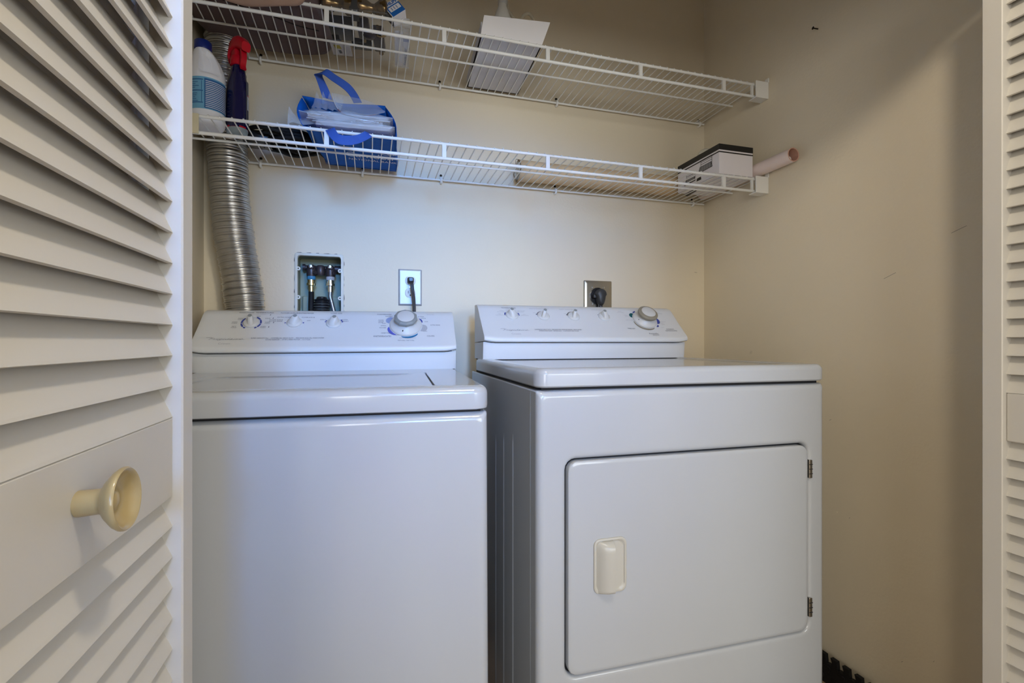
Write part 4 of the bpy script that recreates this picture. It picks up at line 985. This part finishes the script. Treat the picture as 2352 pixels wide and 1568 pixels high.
quad(b, [pa+sd*0.003+d*0.045+Vector((0, 0, -0.0011)), pa+sd*0.019+d*0.045+Vector((0, 0, -0.0011)), pa+sd*0.0186+d*0.066+Vector((0, 0, -0.0011)), pa+sd*0.003+d*0.066+Vector((0, 0, -0.0011))], 2)
obj('side_strip', b, ['card', 'jdark', 'lilacink'], pk)

# ------------------------------------------------------------------ white foam tray with bottle and tubing
tr = thing('foam_tray', 'white open carton tray with a raised front flap', 'tray', (0, 0, 0))
z0 = DKU+0.0006
a = [P(1105, 78, Z=z0), P(1246, 102, Z=z0), P(1189, 217, Z=z0), P(1072, 200, Z=z0)]
for q in a: q.y = min(q.y, 1.628)
b = B(); inset = (a[0]+a[2])*0.5
L = [[q for q in a], [q+Vector((0, 0, 0.006)) for q in a]]
loft(b, L); obj('tray_base', b, 'cardgrey', tr)
b = B()
for p_, q_ in ((a[1], a[2]), (a[2], a[3]), (a[3], a[0])):
    dd = (q_-p_).normalized(); nn = Vector((-dd.y, dd.x, 0))*0.0035
    L = [[p_, q_, q_+nn, p_+nn], [p_+Vector((0, 0, 0.035)), q_+Vector((0, 0, 0.035)), q_+nn+Vector((0, 0, 0.035)), p_+nn+Vector((0, 0, 0.035))]]
    loft(b, L)
obj('tray_side', b, 'cardgrey', tr)
b = B(); f0 = [P(1104, 79, Y=a[0].y-0.002), P(1112, 34, Y=a[0].y-0.010), P(1264, 51, Y=a[1].y-0.012), P(1245, 103, Y=a[1].y-0.002)]
L = [[q for q in f0], [q+Vector((0.0, 0.004, 0.0)) for q in f0]]
loft(b, L); fl = obj('front_flap', b, 'card', tr)
bt = thing('squeeze_bottle', 'milky plastic bottle neck rising behind the white tray flap', 'bottle', P(1154, 60, Y=1.46))
bt.location.z = z0+0.0065
b = B(); hb = 0.0
lathe(b, [(0, 0), (0.032, 0.0), (0.035, 0.003), (0.035, 0.085), (0.033, 0.105), (0.029, 0.125), (0.0205, 0.150), (0.0135, 0.168), (0.0125, 0.176), (0, 0.177)], 26); obj('body', b, 'milky', bt, True, 50)
b = B(); lathe(b, [(0, 0.175), (0.014, 0.175), (0.014, 0.188), (0.007, 0.196), (0.004, 0.225), (0, 0.226)], 20); obj('cap', b, 'white', bt, True, 40)
b = B(); tb = [P(1160, 0, Y=1.470)+Vector((0, 0, 0.03)), P(1166, 18, Y=1.468), P(1174, 33, Y=1.466), P(1185, 46, Y=1.464), P(1196, 45, Y=1.462), P(1204, 34, Y=1.460), P(1213, 31, Y=1.460), P(1221, 37, Y=1.458), P(1227, 50, Y=1.456), P(1230, 66, Y=1.456)]
tube(b, spline(tb, 6), 0.0048, 10); tbo = obj('plastic_tube', b, 'tubing', None, True, 80); tag(tbo, 'clear bent plastic tube looped behind the tray flap', 'tube')

# ------------------------------------------------------------------ laundry outlet box in the wall
ob = thing('laundry_outlet_box', 'recessed laundry valve box with two hoses, set in the wall above the washer', 'outlet box', (0, 0, 0))
bx0, bx1, bz0, bz1 = hx0+0.003, hx1-0.003, hz0+0.003, hz1-0.003
b = B(); yb = YB+0.078
L = [[(x, y, z) for x, z in rr(bx0+i, bx1-i, bz0+i, bz1-i, 0.006, 3)] for i, y in ((0.0, YB-0.001), (0.0, YB+0.02), (0.002, yb))]
loft(b, L, cap0=False, cap1=True)
box(b, (bx0+0.01, yb-0.018, bz0), (bx1-0.01, yb-0.001, 1.118), 0.003, 1); obj('box_shell', b, 'boxgreen', ob)
b = B(); L = []
for i, y in ((-0.0045, YB-0.0002), (-0.0045, YB-0.004), (-0.003, YB-0.005), (0.003, YB-0.005), (0.004, YB-0.003), (0.004, YB+0.01)):
    L.append([(x, y, z) for x, z in rr(bx0+i, bx1-i, bz0+i, bz1-i, 0.008, 3)])
loft(b, L, cap0=False, cap1=False)
for x, z in ((bx0+0.0065, 1.197), (bx0+0.0065, 1.108), (bx1-0.0065, 1.194), (bx1-0.0065, 1.107)):
    lathe(b, [(0.0022, 0), (0.0062, 0), (0.0062, 0.012), (0.0022, 0.012), (0.0022, 0)], 14, frame((x, YB+0.006, z), (1, 0, 0), (0, 0, 1)))
obj('box_rim', b, 'boxcream', ob, True, 40)
b = B()                                                     # torn wall edge around the rim
for side, x in ((-1, bx0-0.0052), (1, bx1+0.0052)):
    z = 1.02
    while z < bz1:
        h_ = random.uniform(0.008, 0.028); w_ = random.uniform(0.0006, 0.0020)
        if random.random() < 0.75:
            pts_ = [(x, z), (x+side*w_, z+h_*0.3), (x+side*w_*0.7, z+h_*0.7), (x, z+h_)]
            quad(b, [(px_, YB-0.0006, pz_) for px_, pz_ in pts_])
        z += h_+random.uniform(0.001, 0.010)
x = bx0
while x < bx1-0.02:
    l_ = random.uniform(0.010, 0.03); quad(b, [(x, YB-0.0006, bz1+0.005), (x+l_, YB-0.0006, bz1+0.005), (x+l_*0.7, YB-0.0006, bz1+0.0065), (x+l_*0.2, YB-0.0006, bz1+0.006)]); x += l_+0.01
tag(obj('torn_edge', b, 'slot', ob), kind='stuff')
# valves
vy = YB+0.040
b = B(); tube(b, [(bx0+0.012, vy+0.012, 1.209), (bx1-0.006, vy+0.012, 1.207)], 0.0075, 14); tube(b, [(bx0+0.012, vy+0.012, 1.209), (bx0+0.020, vy+0.012, 1.209)], 0.011, 14); tube(b, [(bx1-0.026, vy+0.012, 1.207), (bx1-0.006, vy+0.012, 1.207)], 0.0105, 14)
lathe(b, [(0, -0.016), (0.011, -0.016), (0.0135, -0.010), (0.0135, 0.012), (0.010, 0.016), (0, 0.016)], 18, Matrix.Translation((-0.1520, vy, 1.199)))
obj('lever_bar', b, 'bronze', ob, True, 50)
for i, (x, hosem) in enumerate(((-0.1800, 'black'), (-0.1225, 'hose'))):
    b = B(); lathe(b, [(0, -0.020), (0.0135, -0.020), (0.0145, -0.014), (0.0145, 0.004), (0.0125, 0.012), (0.008, 0.017), (0, 0.018)], 18, Matrix.Translation((x, vy, 1.199)))
    box(b, (x-0.0095, vy-0.017, 1.200), (x+0.0095, vy, 1.214), 0.004, 2); tube(b, [(x+0.009, vy-0.012, 1.190), (x+0.016, vy-0.016, 1.190)], 0.006, 10)
    v_ = obj('valve', b, 'bronze', ob, True, 50)
    b = B(); lathe(b, [(0, 0), (0.0058, 0), (0.0058, 0.002), (0.0045, 0.0032), (0, 0.0035)], 16, frame((x-0.001, vy-0.0165, 1.2095), (1, 0, 0), (0, 0, 1))); box(b, (-0.005, -0.0006, 0.0028), (0.005, 0.0006, 0.0038), mi=1, mtx=frame((x-0.001, vy-0.0165, 1.2095), (1, 0, 0), (0, 0, 1)) @ Matrix.Rotation(0.1 if i == 0 else -0.6, 4, 'Z')); obj('screw', b, ['chrome', 'slot'], v_)
    b = B(); lathe(b, [(0, 1.182), (0.0125, 1.182), (0.0135, 1.178), (0.0135, 1.170), (0.012, 1.168), (0, 1.168)], 16, Matrix.Translation((x, vy, 0))); obj('thread_seal', b, 'bluetape' if i == 0 else 'greyink', v_, True, 50)
    b = B(); lathe(b, [(0, 1.170), (0.0115, 1.170), (0.0115, 1.158), (0.0140, 1.157), (0.0140, 1.150), (0.0115, 1.149), (0.0085, 1.148), (0.0085, 1.130), (0, 1.130)], 16, Matrix.Translation((x, vy, 0))); obj('hose_coupling', b, 'goldmetal' if i == 0 else 'chrome', v_, True, 30)
    b = B(); e_ = 0.0 if i == 0 else 0.014
    tube(b, spline([(x, vy, 1.140), (x, vy, 1.115), (x+e_*0.5, vy-0.004, 1.085), (x+e_, vy-0.010, 1.05), (x+e_, vy-0.018, 1.00)], 6), 0.0084 if i == 0 else 0.0066, 12); h_ = obj('hose', b, hosem, ob, True, 60)
b = B(); pts = [(-0.148, vy-0.004, 1.114-0.0014*k) for k in range(90)]
tube(b, pts, lambda f: (0.0225+0.0022*math.sin(f*90*0.0014*2*PI/0.0085))*(min(1, f*8+0.25)**0.5), 20); obj('drain_hose', b, 'blackgloss', ob, True, 60)
b = B()
for k in range(1, 5): lathe(b, [(0.0235, 1.0975-0.0085*k), (0.0258, 1.0985-0.0085*k), (0.0235, 1.0995-0.0085*k)], 24, Matrix.Translation((-0.148, vy-0.004, 0)))
obj('hose_ring', b, 'greyplastic', ob, True, 60)

# ------------------------------------------------------------------ wall outlets
op = thing('wall_outlet', 'metal duplex outlet plate with a black cord plugged in above the washer dial', 'outlet', (0, 0, 0))
b = B(); L = []
for i, y in ((0, YB-0.0002), (0, YB-0.002), (0.0045, YB-0.0065), (0.006, YB-0.0068)):
    L.append([(x, y, z) for x, z in rr(0.0905+i, 0.1670-i, 1.0885+i, 1.2085-i, 0.0012, 1)])
loft(b, L); obj('cover_plate', b, 'outlet', op)
for z in (1.170, 1.130):
    b = B(); vs = lathe(b, [(0, 0), (0.0172, 0), (0.0172, 0.0018), (0.016, 0.0026), (0, 0.0027)], 28)
    for v in vs: v.co.y = max(-0.0140, min(0.0140, v.co.y))
    bmesh.ops.transform(b, matrix=frame((0.1288, YB-0.0068, z), (1, 0, 0), (0, 0, 1)), verts=vs)
    for x0, x1, a_, c_ in ((-0.0075, -0.0058, -0.002, 0.0065), (0.0050, 0.0066, -0.002, 0.0055)):
        box(b, (0.1288+x0, YB-0.0100, z+a_), (0.1288+x1, YB-0.0092, z+c_), mi=1)
    lathe(b, [(0, 0), (0.0025, 0), (0, 0.0004)], 12, frame((0.1288, YB-0.0096, z-0.0075), (1, 0, 0), (0, 0, 1)), mi=1)
    obj('receptacle', b, ['ivory', 'slot'], op, False)
b = B(); lathe(b, [(0, 0), (0.0030, 0), (0.0026, 0.001), (0, 0.0013)], 12, frame((0.1288, YB-0.0068, 1.1495), (1, 0, 0), (0, 0, 1))); obj('screw', b, 'chrome', op)
cord = thing('power_cord', 'black power cord hanging from the duplex outlet down behind the washer', 'cord', (0, 0, 0))
b = B(); L = [[(x, y, z) for x, z in rr(0.1290-s*0.0105, 0.1290+s*0.0105, 1.172-s*0.012, 1.172+s*0.0085, 0.005*s, 3)] for s, y in ((1.0, YB-0.0096), (1.0, YB-0.020), (0.85, YB-0.030), (0.55, YB-0.034))]
loft(b, L); obj('plug', b, 'blackgloss', cord, True, 45)
b = B(); pp = spline([(0.130, YB-0.028, 1.172), (0.1315, YB-0.034, 1.160), (0.134, YB-0.036, 1.135), (0.1375, YB-0.035, 1.110), (0.139, YB-0.034, 1.075), (0.139, YB-0.033, 1.02)], 6)
for dx in (-0.0032, 0, 0.0032): tube(b, [q+Vector((dx, 0, 0)) for q in pp], 0.0025, 8)
obj('cable', b, 'blackgloss', cord, True, 60)

dp = thing('dryer_outlet', 'square steel outlet plate above the dryer console', 'outlet', (0, 0, 0))
b = B(); L = []
for i, y in ((0, YB-0.0002), (0, YB-0.004), (0.002, YB-0.007), (0.009, YB-0.0085), (0.011, YB-0.0086)):
    L.append([(x, y, z) for x, z in rr(0.7535+i, 0.8660-i, 1.080+i, 1.1945-i, 0.003, 2)])
loft(b, L); obj('cover_plate', b, 'steel', dp, True, 30)
b = B(); lathe(b, [(0, 0), (0.031, 0), (0.031, 0.003), (0.029, 0.004), (0.0285, 0.001), (0, 0.001)], 32, frame((0.806, YB-0.0086, 1.137), (1, 0, 0), (0, 0, 1))); obj('receptacle', b, 'blackgloss', dp, True, 40)
for x, z in ((0.788, 1.169), (0.831, 1.169), (0.788, 1.107)):
    b = B(); lathe(b, [(0, 0), (0.0042, 0), (0.0038, 0.0015), (0, 0.0020)], 14, frame((x, YB-0.0086, z), (1, 0, 0), (0, 0, 1))); obj('screw', b, 'chrome', dp, True, 50)
pg = thing('dryer_plug', 'dark grey angled dryer plug in the steel outlet', 'plug', (0, 0, 0))
b = B(); L = []
ctr = Vector((0.810, 0, 1.140))
for y, s in ((YB-0.0122, 0.92), (YB-0.030, 1.0), (YB-0.037, 0.92), (YB-0.041, 0.70)):
    out = []
    for k in range(28):
        a_ = 2*PI*k/28; x = math.sin(a_)*0.0215; z = math.cos(a_)*0.0225
        if z < -0.004: x *= 0.80; z = z*2.0+0.004
        out.append((ctr.x+x*s, y, ctr.z+z*s))
    L.append(out)
loft(b, L); box(b, (0.783, YB-0.026, 1.128), (0.797, YB-0.013, 1.142), 0.003, 2); obj('plug_body', b, 'darkgrey', pg, True, 50)
b = B(); tube(b, [(0.810, YB-0.024, 1.11), (0.811, YB-0.024, 1.06), (0.812, YB-0.022, 0.95)], 0.0085, 12); obj('cable', b, 'darkgrey', pg, True, 60)

# ------------------------------------------------------------------ screw left in the right wall, mat behind the dryer, wall marks
sp = P(1879, 66, X=XR); so = thing('wall_screw', 'dark screw left sticking out of the upper wall', 'screw', sp)
b = B(); lathe(b, [(0, 0.000), (0.0016, 0.0), (0.0016, 0.0135), (0.0042, 0.0150), (0.0046, 0.0162), (0.0025, 0.0178), (0, 0.0182)], 12, frame((0.0, 0, 0), (0, 1, 0.1), (0, -0.1, 1)) @ Matrix.Rotation(PI, 4, 'X')); obj('shank', b, 'nail', so, True, 50)
for f in so.children: f.rotation_euler = (0, math.radians(8), math.radians(-14))
mat_ = thing('rubber_mat', 'black interlocking rubber mat standing on edge between dryer and wall', 'mat', (1.243, 0.62, 0.0))
b = B(); pts = [(0.0, 0.001), (0.80, 0.001)]; y = 0.80
top = 0.0815
prof = []
yy = 0.0
while yy < 0.80:
    prof += [(yy+0.004, top), (yy+0.0225, top), (yy+0.0185, top-0.0125), (yy+0.0195, top-0.019), (yy+0.0240, top-0.0215), (yy+0.0310, top-0.0205), (yy+0.0365, top-0.0225)]
    yy += 0.0352
outl = [(0.0, 0.001)]+[q for q in prof]+[(yy+0.004, top), (yy+0.004, 0.001)]
loft(b, [[(0.0, y_, z_) for y_, z_ in outl], [(0.011, y_, z_) for y_, z_ in outl]]); obj('mat_sheet', b, 'black', mat_)
b = B()
for k in range(18):
    for j in range(2):
        c = Vector((-0.0008, 0.02+0.0435*k+0.02*j, 0.045-0.028*j)); tube(b, [c+Vector((0, 0.008*math.cos(t)*1.2, 0.011*math.sin(t)+0.003*math.cos(2*t))) for t in [q*0.45 for q in range(11)]], 0.0011, 5)
o = obj('embossing', b, 'blackgloss', mat_, True, 60); o['kind'] = 'stuff'

b = B()                                                     # small pencil-like scuffs on the walls
for x, y, dx, dz in ((2030, 640, 0.03, 0.012), (1595, 625, 0.012, -0.001), (2070, 1520, 0.004, 0.004), (1950, 1190, 0.003, 0.003), (1905, 965, 0.006, 0.004), (2143, 1520, 0.003, 0.005), (2185, 535, 0.030, 0.010)):
    if x < 1617: c = P(x, y, Y=YB-0.0003); q = [(0, 0), (dx, dz), (dx, dz+0.0012), (0, 0.0012)]; quad(b, [(c.x+s, c.y, c.z+t) for s, t in q])
    else: c = P(x, y, X=XR-0.0003); q = [(0, 0), (-dx, dz), (-dx, dz+0.0010), (0, 0.0010)]; quad(b, [(c.x, c.y+s, c.z+t) for s, t in q])
mk_ = obj('wall_marks', b, 'mark'); tag(mk_, 'faint dark scuffs on the cream walls', 'marks', kind='stuff')

# ------------------------------------------------------------------ pendant lamp in the hall, above the viewer
pend = thing('pendant_lamp', 'small warm pendant lamp hanging in the hall above the viewer', 'lamp', (0.28, -0.03, 2.12))
b = B(); tube(b, [(0, 0, 0.05), (0, 0, 0.48)], 0.004, 8); lathe(b, [(0, 0.478), (0.05, 0.478), (0.05, 0.465), (0, 0.46)], 20); obj('cord', b, 'whitepaint', pend, True, 50)
b = B(); lathe(b, [(0.02, 0.05), (0.035, 0.045), (0.06, 0.0), (0.075, -0.05), (0.073, -0.05), (0.058, 0.0), (0.033, 0.043), (0.02, 0.048)], 28); obj('shade', b, 'whitepaint', pend, True, 50)
